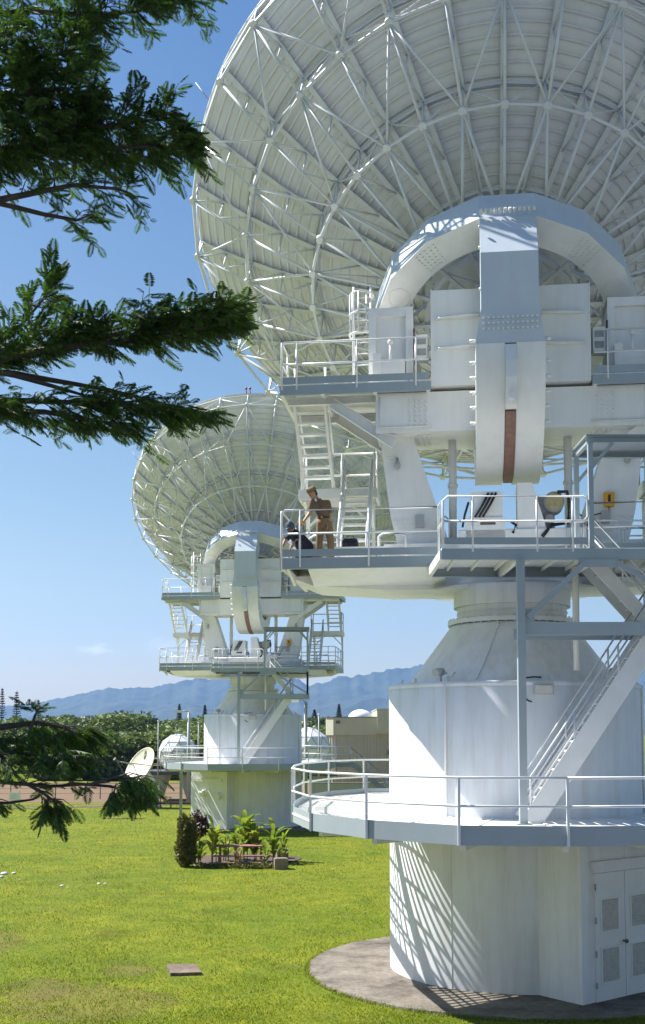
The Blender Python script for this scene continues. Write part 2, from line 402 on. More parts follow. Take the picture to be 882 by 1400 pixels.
def build_dish(parent):
    mb = MB()
    prof = [(0.01+ (9.2-0.01)*i/22, S(0.01+(9.2-0.01)*i/22)) for i in range(23)]
    mb.lathe([(r, a) for r, a in prof]+[(9.24, S(9.2)+.02), (9.2, S(9.2)+.07)]+[(r, a+.05) for r, a in prof[::-1]], 128)
    rows = 27
    for k in range(rows):
        r = 2.2+(9.1-2.2)*k/(rows-1); z = S(r)
        mb.lathe([(r-.014, z+.005), (r-.004, z-.055), (r+.05, z-.055), (r+.05, z-.045), (r+.014, z-.04), (r+.014, z+.005)], 96, smooth=False)
    d = mb.build('dish', M['dish'], parent)
    o = Vector((-.07, 2.378, 17.2)); ce, se = math.cos(EL), math.sin(EL)
    mt = Matrix(((0, 1, 0, o.x), (-se, 0, ce, o.y), (ce, 0, se, o.z), (0, 0, 0, 1)))
    d.matrix_local = XU @ mt
    e = rib_mesh(True).build('rib', M['truss'], d); od = rib_mesh(False).build('rib', M['truss'], d)
    od.rotation_euler = (0, 0, 2*math.pi/NR)
    for j in range(2, NR):
        c = (e if j % 2 == 0 else od).copy(); COL.objects.link(c); c.parent = d; c.rotation_euler = (0, 0, 2*math.pi*j/NR)
    for r, a in LN+[(HUBR, HUBA)]:
        h = MB(); pts = [pol(r, j, a) for j in range(NR)]
        for j in range(NR): h.tube([pts[j], pts[(j+1) % NR]], 0.046, 6, cap=False)
        h.build('hoop', M['truss'], d)
    for r in (3.0, 5.31, 7.39):
        h = MB()
        for j in range(NR):
            p, q = pol(r, j, S(r)-.17), pol(r, j+1, S(r)-.17); h.beam(p, q, .02, .14, Vector((0, 0, 1))); h.beam(p+Vector((0, 0, .06)), q+Vector((0, 0, .06)), .12, .02)
        h.build('hoop', M['truss'], d)
    h = MB()
    for j in range(NR):
        h.tube([pol(9.17, j, S(9.2)-.12), pol(9.17, j+1, S(9.2)-.12)], .045, 6, cap=False)
    h.build('rim', M['truss'], d)
    h = MB(); h.lathe([(.85, -.5), (.85, 1.0), (.75, 1.0), (.75, -.5)], 24, smooth=False, close=True)
    for rr_, aa in ((2.0, -.2), (2.0, .85), (1.4, .95)): h.lathe([(rr_, aa), (rr_+.12, aa), (rr_+.12, aa+.14), (rr_, aa+.14)], 32, smooth=False, close=True)
    for k in range(16):
        A = 2*math.pi*k/16; c_, s_ = math.cos(A), math.sin(A)
        h.beam((.85*c_, .85*s_, -.2), (HUBR*c_, HUBR*s_, HUBA), .09, .09); h.beam((.85*c_, .85*s_, .8), (2.05*c_, 2.05*s_, -.15), .06, .06); h.beam((2.05*c_, 2.05*s_, .9), (HUBR*c_, HUBR*s_, HUBA), .07, .07)
    h.build('hub', M['truss'], d)
    # lightning rod at the rim and obstruction lamp on the crest
    t = MB()
    p = pol(9.2, -5.6, S(9.2)); ax = Vector((-.06, -.25, -.9))
    dv = pol(1, -5.6, 0).normalized()
    t.tube([p, p+dv*.55+Vector((0, 0, .75))], 0.014, 5); t.build('lightning_rod', M['grey'], d)
    t = MB()
    for k in (-.12, .12): t.tube([pol(9.2, 0, S(9.2))+Vector((0, k, 0)), pol(9.42, 0, S(9.2)+.12)+Vector((0, k, 0))], .025, 6); t.ball(pol(9.48, 0, S(9.2)+.16)+Vector((0, k, 0)), .08)
    t.build('obstruction_lamp', M['redlamp'], d)
    return d

def build_antenna(name, label, loc):
    root = thing(name, label, 'satellite antenna', (loc[0], loc[1], 0), 0, 'white dish antennas')
    # --- pedestal
    mb = MB(XB); Rp = 3.05
    mb.lathe([(Rp, 0.1), (Rp, 3.70)], 96)
    mb.lathe([(Rp, 3.70), (Rp, 6.95), (Rp-.02, 6.98), (2.60, 7.0), (2.58, 7.0)], 96)
    mb.lathe([(Rp+.012, 6.86), (Rp+.012, 6.93)], 96)
    for k in range(6):
        t = R(-90+60*k+23); mb.beam((3.052*math.cos(t), 3.052*math.sin(t), .12), (3.052*math.cos(t), 3.052*math.sin(t), 3.7), .012, .012, Vector((math.cos(t), math.sin(t), 0)))
    for k in range(14):
        t = R(-90+24*k+6); mb.box(2.72*math.cos(t)-.03, 2.72*math.cos(t)+.03, 2.72*math.sin(t)-.03, 2.72*math.sin(t)+.03, 6.99, 7.12)
    ped = mb.build('pedestal', M['base'], root)
    c = MB(XB)
    c.lathe([(2.58, 6.99), (1.5, 8.45)], 96, smooth=True)
    c.lathe([(1.47, 8.47), (1.58, 8.47), (1.58, 8.57), (1.34, 8.57)], 64, smooth=False)
    c.lathe([(1.34, 8.57), (1.34, 8.9), (1.43, 8.9), (1.43, 9.42), (1.0, 9.42)], 64, smooth=False)
    c.lathe([(1.35, 8.74), (1.365, 8.76), (1.35, 8.78)], 64)
    b = c
    for k in range(48):
        t = 2*math.pi*k/48; b.tube([(1.54*math.cos(t), 1.54*math.sin(t), 8.43), (1.54*math.cos(t), 1.54*math.sin(t), 8.61)], .022, 6)
    for k in range(22):
        z = 7.05+1.35*k/21; r = 2.58-(z-6.99)*1.08/1.46+.015; t = R(-118+7*(k/21)); b.tube([(r*math.cos(t), r*math.sin(t), z), ((r+.03)*math.cos(t), (r+.03)*math.sin(t), z+.02)], .03, 6)
    cone = c.build('cone', M['base'], root)
    v = MB(XB); v.box(-.06, .37, -3.15, -2.95, 6.66, 6.93); v.build('vent_box', M['midgrey'], ped)
    v2 = MB(XB); v2.box(-.03, .34, -3.17, -3.15, 6.69, 6.86); v2.build('vent_grille', M['louver'], ped)
    w = MB(XB); w.tube([(-.3, -3.08, 6.62), (-.18, -3.12, 6.52), (-.12, -3.16, 6.5)], .02, 6); w.build('cable', M['cable'], ped); w = MB(XB); w.tube([(-.35, -2.95, 7.02), (-.05, -3.0, 7.05), (.12, -3.05, 7.04)], .02, 6); w.build('cable', M['cable'], ped)
    for ang in (-129, -19):
        p = MB(XB); t = R(ang); x, y = 3.08*math.cos(t), 3.08*math.sin(t)
        p.tube([(x, y, 3.9), (x, y, 6.92), (x*.93, y*.93, 7.06), (x*.86, y*.86, 7.2)], .028, 6); p.build('conduit', M['white'], ped)
    for ang in (-135, -45):
        p = MB(XB); t = R(ang); x, y = 2.8*math.cos(t), 2.8*math.sin(t); d = Vector((math.cos(t), math.sin(t), -.1))
        p.tube([(x, y, 7.0), (x, y, 7.18)], .03, 6); p.beam((x-.14, y, 7.19), (x+.14, y, 7.19), .08, .05)
        p.tube([Vector((x, y, 7.22))-d*.05, Vector((x, y, 7.22))+d*.22], .09, 10); p.build('floodlight', M['midgrey'], ped)
    # --- deck
    half = [(-.16, -6.82), (-2.14, -6.59), (-3.81, -5.21), (-4.94, -3.4), (-5.4, -1.0), (-5.4, 1.2), (-5.2, 3.6), (-4.5, 6.0), (-3.4, 7.6)]
    ring = half+[(-1.4, 8.2), (1.2, 8.2)]+[(-x-.28, y) for x, y in half[::-1][:-1]]
    dk = MB(XB); n = len(ring)
    top = [(x, y, 3.92) for x, y in ring]; inn = [(3.04*x/math.hypot(x, y), 3.04*y/math.hypot(x, y), 3.94) for x, y in ring]
    GR = (3, 4, 5, 6, 7)
    dk.add(top+inn, [(i, (i+1) % n, n+(i+1) % n, n+i) for i in range(n) if i not in GR])
    bot = [(x*.995, y*.995, 3.80) for x, y in ring]; inb = [(3.04*x/math.hypot(x, y), 3.04*y/math.hypot(x, y), 3.72) for x, y in ring]
    dk.add(bot+inb, [(n+i, n+(i+1) % n, (i+1) % n, i) for i in range(n) if i not in GR])
    for i in GR:
        A0, A1 = Vector(top[i]), Vector(top[(i+1) % n]); B0, B1 = Vector(inn[i]), Vector(inn[(i+1) % n]); m = int((A1-A0).length/.23)
        for k in range(m+1): dk.beam(A0.lerp(A1, k/m), B0.lerp(B1, k/m), .065, .03)
        for k in range(5): dk.beam(A0.lerp(B0, k/5), A1.lerp(B1, k/5), .04, .05)
    for x, y in ring:                                   # plate seams on the deck
        dk.beam((x*.97, y*.97, 3.935), (3.06*x/math.hypot(x, y), 3.06*y/math.hypot(x, y), 3.95), .07, .012)
    for x, y in ring: dk.beam((x*.96, y*.96, 3.69), (3.05*x/math.hypot(x, y), 3.05*y/math.hypot(x, y), 3.62), .12, .2)
    deck = dk.build('deck', M['deck'], root)
    fa = MB(XB); ep = MB(XB)
    for i in range(n):
        p, q = ring[i], ring[(i+1) % n]
        P, Q = Vector((p[0], p[1], 3.83)), Vector((q[0], q[1], 3.83)); e = (Q-P).normalized()
        fa.channel(P, Q, .07, .22, .014); fa.beam(P+Vector((0, 0, .185)), Q+Vector((0, 0, .185)), .012, .15)
        nrm = Vector((e.y, -e.x, 0))
        for s_, c_ in ((1, P), (-1, Q)):
            for kx in (.10, .19):
                for kz in (-.06, .04): b0 = c_+e*(s_*kx)+Vector((0, 0, kz)); fa.tube([b0, b0+nrm*.035], .02, 6)
        ep.tube([P+nrm*.10+Vector((0, 0, .10)), Q+nrm*.10+Vector((0, 0, .10))], .028, 7)
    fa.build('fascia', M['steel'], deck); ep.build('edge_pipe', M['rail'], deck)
    rl = MB(XB)
    pr = [Vector((x*1.004, y*1.004, 3.93)) for x, y in ring]
    rl.tube([p+Vector((0, 0, 1.05)) for p in pr+[pr[0]]], .026, 8); rl.tube([p+Vector((0, 0, .52)) for p in pr+[pr[0]]], .024, 8)
    for p in pr: rl.beam(p-Vector((0, 0, .22)), p+Vector((0, 0, 1.05)), .05, .05)
    rl.build('railing', M['rail'], deck)
    # --- fixed service platform in front, its column, beams, braces and stairs
    FX0, FX1, FY0, FY1 = -2.2, 3.52, -4.45, -1.75
    pf = MB(XB)
    pf.box(FX0, FX1, FY0+.02, FY1, 9.66, 9.69)
    for x in (FX0, -.56, 1.1, FX1): pf.beam((x, FY0+.02, 9.54), (x, FY1, 9.54), .09, .2)
    for k in range(10): x = FX0+.4+k*.55; pf.beam((x, FY0+.1, 9.61), (x, FY1-.1, 9.61), .04, .08)
    plat = pf.build('service_platform', M['white'], root)
    fb = MB(XB)
    for y in (FY0, FY1): fb.channel((FX0, y, 9.555), (FX1, y, 9.555), .09, .23, .014, side=(-1 if y == FY0 else 1))
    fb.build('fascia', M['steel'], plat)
    rl = MB(XB)
    rl.tube([(-2.17, FY0, 9.7), (-2.17, FY0, 10.68), (-2.07, FY0, 10.78), (.78, FY0, 10.78), (.87, FY0, 10.7), (.87, FY0, 10.35), (.78, FY0, 10.25), (-2.17, FY0, 10.25)], .027, 8)
    for x in (-1.55, -.2, .55): rl.tube([(x, FY0, 9.6), (x, FY0, 10.78)], .024, 7)
    tbd = MB(XB); tbd.beam((-2.17, FY0, 9.83), (.87, FY0, 9.83), .012, .15); tbd.build('toe_board', M['steel'], plat)
    rl.tube([(-2.17, FY0, 10.70), (-2.17, FY0+.9, 10.76), (-2.17, FY0+.95, 9.7)], .025, 7); rl.tube([(-2.17, FY0, 10.25), (-2.17, FY0+.92, 10.25)], .022, 7)
    railing(rl, [(1.0, FY1, 9.7), (3.5, FY1, 9.7), (3.5, FY0+.05, 9.7)], 1.08, .55, 1.2, .022, .14)
    rl.build('railing', M['rail'], plat)
    cn = MB(XB)
    for x, y in ((.94, FY0), (3.46, FY0), (.94, FY0+1.3), (3.46, FY0+1.3)):
        cn.beam((x, y, 9.69 if x < 1 else 8.1), (x, y, 11.93), .1, .1, Vector((0, 1, 0)))
    for y in (FY0, FY0+1.3):
        cn.channel((.86, y, 11.98), (3.56, y, 11.98), .08, .14, .014, side=1)
        cn.beam((.94, y, 11.35), (1.42, y, 11.92), .07, .07); cn.beam((3.46, y, 11.35), (2.98, y, 11.92), .07, .07)
    for x in (.94, 3.46): cn.beam((x, FY0, 11.98), (x, FY0+1.3, 11.98), .08, .1)
    cn.box(.84, 3.58, FY0-.08, FY0+1.38, 12.06, 12.085)
    cn.build('entry_frame', M['steel'], plat)
    cl = MB(XB)
    cl.beam((-.565, FY0-.02, 3.95), (-.565, FY0-.02, 9.43), .16, .15, Vector((0, 1, 0))); cl.box(-.72, -.41, FY0-.17, FY0+.13, 3.92, 3.96)
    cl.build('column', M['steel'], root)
    sb = MB(XB)
    sb.channel((-.48, FY0, 7.99), (3.56, FY0, 7.99), .1, .27, .016, side=-1)
    sb.beam((-.48, FY0+1.4, 7.99), (3.56, FY0+1.4, 7.99), .1, .25)
    for x in (2.45, 3.5): sb.beam((x, FY0, 7.99), (x, FY0+1.4, 7.99), .09, .22)
    sb.box(2.4, 3.56, FY0+.03, FY0+1.4, 8.12, 8.145)
    sb.beam((-.42, FY0, 8.22), (.78, FY0, 9.36), .11, .11); sb.box(-.5, -.28, FY0-.015, FY0+.015, 8.12, 8.4)
    sb.box(.66, 1.5, FY0-.03, FY0+.03, 9.28, 9.44)
    sb.beam((1.45, FY0, 9.38), (3.4, FY0, 8.22), .09, .09)
    sb.beam((3.46, FY0, 7.9), (3.46, FY0, 9.44), .1, .1, Vector((0, 1, 0)))
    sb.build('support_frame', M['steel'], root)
    for x, y in ((.94, -2.9),):
        pp = MB(XB); pp.tube([(x, y, 7.2), (x, y, 9.5)], .075, 10); pp.build('strut', M['white'], root)
    st = MB(XB); sr = MB(XB)
    flight(st, sr, (-.36, -4.2, 3.95), (2.46, -4.2, 8.1), (0, .85, 0), 21, .42, .06)
    sta = st.build('stair', M['rail'], root); sr.build('handrail', M['rail'], sta)
    st = MB(XB); sr = MB(XB)
    flight(st, sr, (2.55, -3.35, 8.1), (1.2, -3.35, 9.62), (0, .75, 0), 8, .30, .05)
    sta = st.build('stair', M['rail'], root); sr.build('handrail', M['rail'], sta)
    sr = MB(XB); railing(sr, [(3.5, -4.4, 8.14), (3.5, -3.05, 8.14)], 1.0, .52, 1.0, .022); sr.build('railing', M['rail'], root)
    sr = MB(XB); sr.tube([(2.5, -4.3, 8.9), (2.62, -4.3, 9.13), (2.62, -4.3, 8.14)], .022, 7); sr.build('grab_rail', M['rail'], root)
    # --- turning works
    tb = MB(XU)
    tb.box(-3.1, 3.1, -.95, .95, 9.28, 10.42)
    tb.prism([(-5.45, 9.66), (-4.85, 9.42), (-3.1, 9.30), (-3.1, 9.66)], -.95, .95)
    tb.prism([(5.45, 9.66), (3.1, 9.66), (3.1, 9.30), (4.85, 9.42)], -.95, .95)
    for x in (-4.0, -2.3, 2.3, 4.0): tb.box(x-.02, x+.02, -.965, -.95, 9.34, 9.64)
    tb.lathe([(2.2, 9.28), (1.6, 9.42)], 48)
    for sx in (-1, 1):
        tb.prism([(sx*3.26, 13.45), (sx*2.5, 13.48), (sx*1.67, 10.96), (sx*1.45, 10.30), (sx*2.76, 10.30), (sx*2.97, 11.2)], -.46, .52)
    tb.box(-3.3, 3.3, -.9, .9, 13.2, 14.19)
    tb.box(-1.30, 1.30, -1.5, -.4, 10.2, 10.62)
    bl = tb
    for sx in (-1, 1):
        bl.bolts([(sx*(2.05+.13*i), -.902, 13.4+.115*j) for i in range(4) for j in range(6)], (0, -1, 0), .034, .03)
        bl.bolts([(sx*(1.75+.12*i)+sx*.05*j, -.462, 10.75+.11*j) for i in range(9) for j in range(4)], (0, -1, 0), .03, .03)
        bl.bolts([(sx*4.55, -.952, 9.5), (sx*4.65, -.952, 9.5)], (0, -1, 0))
    bl.bolts([(sx*(2.0+.13*i), -.6+.13*j, 13.2) for sx in (-1, 1) for i in range(4) for j in range(8)], (0, 0, -1), .034, .04)
    tur = tb.build('turret', M['white'], root)
    for sx in (-1, 1):
        p = MB(XU); p.tube([(sx*1.43, .05, 10.4), (sx*1.43, .05, 13.2)], .1, 12); p.lathe([(.1, 12.0), (.13, 12.0), (.13, 12.08), (.1, 12.08)], 12, c=(sx*1.43, .05)); p.build('pipe', M['white'], tur)
        p = MB(XU); p.tube([(sx*2.79, -.46, 12.62), (sx*2.79, -.58, 12.62), (sx*2.79, -.58, 12.55)], .035, 8); p.ball((sx*2.79, -.58, 12.45), .085, 10, 8, (1, 1, 1.3)); p.build('lamp', M['midgrey'], tur)
        p = MB(XU)                                    # grab rail beside the leg
        p.tube([(sx*1.52, -.3, 10.4), (sx*1.52, -.3, 11.1), (sx*1.62, -.3, 11.2), (sx*1.75, -.3, 11.1)], .025, 6); p.build('grab_rail', M['rail'], tur)
    for sx in (-1, 1):
        p = MB(XU); p.tube([(sx*3.05, -.49, 12.68), (sx*2.79, -.49, 12.68), (sx*2.79, -.49, 12.64)], .016, 6); p.build('conduit', M['white'], tur)
        p = MB(XU); p.tube([(sx*1.9, -.93, 13.32), (sx*3.2, -.93, 13.32), (sx*3.2, -.93, 14.1)], .02, 6); p.build('conduit', M['white'], tur)
        p = MB(XU); p.box(*sorted((sx*2.35, sx*2.15)), -.56, -.46, 10.9, 11.2); p.build('junction_box', M['midgrey'], tur)
    p = MB(XU); p.tube([(1.6, -.49, 10.45), (1.95, -.49, 11.1), (2.34, -.49, 11.2), (2.34, -.52, 11.3)], .016, 6); p.build('cable', M['cable'], tur)
    yb = MB(XU); yb.box(2.22, 2.46, -.60, -.47, 11.30, 11.64); yb.box(2.25, 2.43, -.615, -.60, 11.33, 11.61)
    yo = yb.build('call_box', M['yellow'], tur)
    yb = MB(XU); yb.box(2.31, 2.37, -.62, -.615, 11.40, 11.58)
    for k in range(3): yb.box(2.305, 2.375, -.622, -.615, 11.42+.05*k, 11.435+.05*k)
    yb.build('marking', M['black'], yo)
    # platforms on both sides, lower and upper, with braces
    for sx in (-1, 1):
        lp = MB(XU); X0, X1 = sorted((sx*5.46, sx*1.6))
        lp.box(X0, X1, -2.2, 2.2, 9.90, 9.925)
        for x in (sx*5.43, sx*3.6, sx*1.7): lp.beam((x, -2.2, 9.78), (x, 2.2, 9.78), .09, .22)
        lp.prism([(-2.17, 9.675), (-.94, 9.40), (-.94, 9.675)], sx*1.62, sx*4.82, 'x'); lp.prism([(-2.15, 9.68), (-.95, 9.42), (-.95, 9.68)], sx*5.3-.03, sx*5.3+.03, 'x'); lp.prism([(-2.15, 9.68), (-.95, 9.40), (-.95, 9.68)], sx*3.4-.03, sx*3.4+.03, 'x')
        lpo = lp.build('lower_platform', M['white'], root)
        fb = MB(XU)
        for y in (-2.2, 2.2): fb.channel((X0, y, 9.79), (X1, y, 9.79), .09, .25, .014, side=(-1 if y < 0 else 1))
        fb.beam((sx*5.47, -2.2, 9.79), (sx*5.47, 2.2, 9.79), .014, .25)
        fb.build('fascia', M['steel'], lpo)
        rr = MB(XU)
        a = (sx*5.44, -2.2, 9.92)
        rr.tube([(a[0], -2.2, 9.6), (a[0], -2.2, 11.0), (sx*5.36, -2.2, 11.06), (sx*1.75, -2.2, 11.06), (sx*1.75, -2.2, 9.9)], .027, 8)
        rr.tube([(a[0], -2.2, 10.5), (sx*1.75, -2.2, 10.5)], .024, 8)
        for x in (sx*5.0, sx*3.38, sx*1.75): rr.tube([(x, -2.2, 9.7), (x, -2.2, 11.06)], .024, 7)
        tbd = MB(XU); tbd.beam((a[0], -2.2, 10.04), (sx*1.7, -2.2, 10.04), .012, .17); tbd.build('toe_board', M['steel'], lpo)
        railing(rr, [(a[0], -2.2, 9.92), (a[0], 2.2, 9.92), (sx*2.0, 2.2, 9.92)], 1.12, .58, 1.45, .025, .16)
        rr.build('railing', M['rail'], lpo)
        for p in ([(sx*4.9, -1.2), (sx*4.2, -1.2)], [(sx*3.2, -1.3), (sx*2.55, -1.3)]):     # low hoops on the platform
            (x0, y0), (x1, y1) = p; hp = MB(XU)
            hp.tube([(x0, y0, 9.92), (x0, y0, 10.55), (x0-sx*.1, y0, 10.62), (x1+sx*.1, y1, 10.62), (x1, y1, 10.55), (x1, y1, 9.92)], .035, 7)
            hp.build('hoop_rail', M['rail'], lpo)
        if sx < 0:
            be = MB(XU); be.box(-4.35, -3.0, -1.45, -.98, 10.2, 10.29); be.box(-4.3, -4.2, -1.4, -1.05, 9.92, 10.2); be.box(-3.15, -3.05, -1.4, -1.05, 9.92, 10.2)
            be.build('bench_step', M['white'], lpo)
        up = MB(XU); X0, X1 = sorted((sx*5.66, sx*1.93))
        up.box(X0, X1, -1.1, 1.6, 14.40, 14.425)
        for x in (sx*5.62, sx*4.6, sx*3.3, sx*2.0): up.beam((x, -1.1, 14.26), (x, 1.6, 14.26), .09, .2)
        up.channel((sx*5.5, -.7, 14.1), (sx*2.0, -.7, 14.1), .1, .2, .014); up.channel((sx*5.5, 1.0, 14.1), (sx*2.0, 1.0, 14.1), .1, .2, .014)
        up.channel((sx*4.4, -.75, 14.02), (sx*2.85, -.75, 12.95), .12, .26, .016); up.channel((sx*4.4, .6, 14.02), (sx*2.85, .6, 12.95), .12, .26, .016)
        upo = up.build('upper_platform', M['white'], root)
        fb = MB(XU)
        for y in (-1.1, 1.6): fb.channel((X0, y, 14.29), (X1, y, 14.29), .09, .23, .014, side=(-1 if y < 0 else 1))
        fb.beam((sx*5.67, -1.1, 14.29), (sx*5.67, 1.6, 14.29), .014, .23)
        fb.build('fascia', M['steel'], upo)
        rr = MB(XU); a = sx*5.62
        rr.tube([(a, -1.1, 14.3), (a, -1.1, 15.42), (sx*5.54, -1.1, 15.5), (sx*1.98, -1.1, 15.5)], .027, 8); rr.tube([(a, -1.1, 14.95), (sx*1.98, -1.1, 14.95)], .024, 8)
        for x in (sx*5.25, sx*3.75, sx*2.3): rr.tube([(x, -1.1, 14.3), (x, -1.1, 15.5)], .024, 7)
        tbd = MB(XU); tbd.beam((a, -1.1, 14.53), (sx*1.98, -1.1, 14.53), .012, .18); tbd.build('toe_board', M['steel'], upo)
        railing(rr, [(a, -1.1, 14.42), (a, -.15, 14.42)], 1.08, .55, .9, .025, .15)
        rr.build('railing', M['rail'], upo)
        # hinge pedestal under the arch foot
        hb = MB(XU)
        x0, x1 = sorted((sx*3.5, sx*2.38))
        hb.box(x0, x0+.18, -.55, .55, 14.43, 16.5); hb.box(x1-.18, x1, -.55, .55, 14.43, 16.5)
        hb.box(x0, x1, -.53, .53, 16.28, 16.5); hb.box(x0+.15, x1-.15, -.44, .5, 14.43, 16.3)
        hb.box(x0+.2, x1-.2, -.75, -.2, 14.43, 15.1)
        hb.tube([(x0+.1, -.05, 15.0), (x1-.1, -.05, 15.0)], .42, 20)
        hb.tube([(sx*2.94, -.7, 15.0), (sx*2.94, -.7, 15.5)], .035, 7); hb.ball((sx*2.94, -.7, 15.55), .075)
        hb.box(x0+.12, x0+.32, -.8, -.5, 14.43, 15.25)
        hb.build('hinge_pedestal', M['white'], root)
        eb = MB(XU); eb.box(*sorted((sx*2.02, sx*2.32)), -.6, -.2, 15.15, 15.75)
        ebo = eb.build('junction_box', M['white'], upo)
        for zz in (15.22, 15.5): eb = MB(XU); eb.box(*sorted((sx*2.06, sx*2.28)), -.612, -.6, zz, zz+.17); eb.build('panel', M['grey'], ebo)
        cb = MB(XU); cb.tube([(sx*2.36, -.62, 15.9), (sx*2.34, -.66, 15.2), (sx*2.36, -.62, 14.5)], .022, 6); cb.build('cable', M['cable'], upo); cb = MB(XU); cb.tube([(sx*2.6, -.72, 14.75), (sx*2.48, -.78, 14.6), (sx*2.5, -.72, 14.45)], .02, 6); cb.build('cable', M['cable'], upo)
        # stairs at the outer end
        ld = MB(XU)
        X0, X1 = sorted((sx*5.5, sx*3.45)); ld.box(X0, X1, 1.2, 2.3, 12.28, 12.31)
        for y in (1.2, 2.3): ld.beam((X0, y, 12.16), (X1, y, 12.16), .06, .26)
        for x in (X0, X1): ld.beam((x, 1.2, 12.16), (x, 2.3, 12.16), .06, .26)
        for x in (sx*5.4, sx*3.6):
            ld.beam((x, 2.2, 9.92), (x, 2.2, 12.05), .1, .1, Vector((0, 1, 0))); ld.beam((x, 2.2, 11.4), (x-sx*.0, 1.5, 12.05), .07, .07); ld.beam((x, 2.2, 11.45), (x+(-.6 if x > sx*4.4 else .6)*1, 2.2, 12.05), .06, .06)
        ldo = ld.build('landing', M['white'], root)
        rr = MB(XU); railing(rr, [(sx*5.45, 1.25, 12.3), (sx*5.45, 2.27, 12.3), (sx*3.5, 2.27, 12.3), (sx*3.5, 1.25, 12.3)], 1.2, .6, .95, .032); rr.build('railing', M['rail'], ldo)
        st = MB(XU); sr = MB(XU)
        flight(st, sr, (sx*5.38, 1.35, 12.3), (sx*5.42, -.30, 14.2), (sx*-.78, 0, 0), 8, .2, .07, rail=False, tt=.05)
        sto = st.build('stair', M['white'], root)
        sr.tube([(sx*5.38, 1.35, 13.2), (sx*5.42, -.30, 15.1)], .03, 7); sr.tube([(sx*4.6, 1.35, 13.2), (sx*4.64, -.30, 15.1)], .03, 7)
        for x in (sx*5.4, sx*4.62): sr.tube([(x, 1.3, 12.3), (x, 1.3, 13.25)], .03, 7); sr.tube([(x, -.3, 14.2), (x, -.3, 15.1)], .03, 7)
        sr.build('handrail', M['rail'], sto)
        st = MB(XU); sr = MB(XU)
        flight(st, sr, (sx*4.28, -.55, 9.95), (sx*4.28, 1.2, 12.25), (sx*-.72, 0, 0), 10, .2, .07, True, .035, .8, .05)
        sto = st.build('stair', M['white'], root); sr.build('handrail', M['rail'], sto)
    # box of the elevation axle
    bx = MB(XU); bx.box(-1.9, 1.88, -1.05, 1.1, 14.28, 16.68)
    bx.box(-1.93, -1.9, -1.07, 1.1, 14.28, 16.70); bx.box(1.88, 1.91, -1.07, 1.1, 14.28, 16.70)
    for z in (15.22, 15.98):
        for sx in (-1, 1): bx.tube([(sx*1.74, -1.09, z-.02), (sx*.75, -1.15, z+.02)], .045, 8); bx.box(*sorted((sx*1.80, sx*.7)), -1.1, -1.05, z-.06, z-.01)
    bx.build('axle_housing', M['white'], root)
    # arch ring (square section, sixteen facets) in the plane of the dish
    XA = XU @ Matrix(((1, 0, 0, -.06), (0, -math.sin(EL), math.cos(EL), 0), (0, math.cos(EL), math.sin(EL), 14.70), (0, 0, 0, 1)))
    ar = MB(XA); a0, a1 = 1.78, 2.92; ro = 3.4/math.cos(math.pi/16); ri = 2.68; nn = 16
    A = [math.pi/2-math.pi*.72+k*(2*math.pi/nn)*1.0 for k in range(0, 13)]
    A = [math.pi/2+(k-5.5)*(2*math.pi/16) for k in range(12)]
    vs = []; fs = []
    for t in A:
        for r, a in ((ro, a0), (ro, a1)): vs.append((r*math.cos(t), r*math.sin(t), a))
    m = len(A)
    ar.mi = 1; ar.add(vs, [(2*i, 2*i+1, 2*i+3, 2*i+2) for i in range(m-1)]); ar.mi = 0  # outer facets take the white with sky shade painted in
    sub = 6; A2 = [A[0]+(A[-1]-A[0])*k/((m-1)*sub) for k in range((m-1)*sub+1)]
    def outer(t):
        i = min(m-2, int((t-A[0])/(A[1]-A[0])+1e-6)); f = (t-A[i])/(A[1]-A[0])
        p = Vector((ro*math.cos(A[i]), ro*math.sin(A[i]))).lerp(Vector((ro*math.cos(A[i+1]), ro*math.sin(A[i+1]))), f); return p
    for a, flip in ((a0, False), (a1, True)):
        vs = []
        for t in A2: p = outer(t); vs += [(p.x, p.y, a), (ri*math.cos(t), ri*math.sin(t), a)]
        ar.add(vs, [(2*i, 2*i+1, 2*i+3, 2*i+2)[::(1 if flip else -1)] for i in range(len(A2)-1)])
    vs = []
    for t in A2: vs += [(ri*math.cos(t), ri*math.sin(t), a0), (ri*math.cos(t), ri*math.sin(t), a1)]
    ar.add(vs, [(2*i, 2*i+1, 2*i+3, 2*i+2)[::-1] for i in range(len(A2)-1)], True)
    for t in (A[0], A[-1]):
        p = (ro*math.cos(t), ro*math.sin(t)); q = (ri*math.cos(t), ri*math.sin(t)); ar.add([(*p, a0), (*p, a1), (*q, a1), (*q, a0)], [(0, 1, 2, 3)])
    bl = ar
    for ang in (52, 128):
        for i in range(6):
            for j in range(5):
                r = 2.80+.1*i; t = R(ang-5+2.3*j); bl.tube([(r*math.cos(t), r*math.sin(t), a0), (r*math.cos(t), r*math.sin(t), a0-.03)], .03, 6)
    for ang in (27, 153):
        t = R(ang); cx, cy = 3.02*math.cos(t), 3.02*math.sin(t)
        for rr_ in (.27,):
            pts = [(cx+rr_*math.cos(k*math.pi/10), cy+rr_*math.sin(k*math.pi/10), a0-.004) for k in range(21)]; bl.tube(pts, .008, 5, cap=False)
    aro = ar.build('arch', [M['white'], M['shaded_white']], root)
    # counterweight arm
    am = MB(XU); cx = -.07; CZ = 14.7
    P = [(-1.75, 18.14), (-2.55, 16.93), (-2.58, 15.6), (-1.72, 15.6), (-1.72, 16.6), (-1.1, 17.3)]
    am.mi = 1  # upper arm faces: sky shade painted into the white
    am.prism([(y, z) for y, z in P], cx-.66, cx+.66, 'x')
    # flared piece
    pa = [(-2.58, 15.6), (-1.72, 15.6)]; pb = [(-2.60, 14.75), (-1.72, 14.75)]
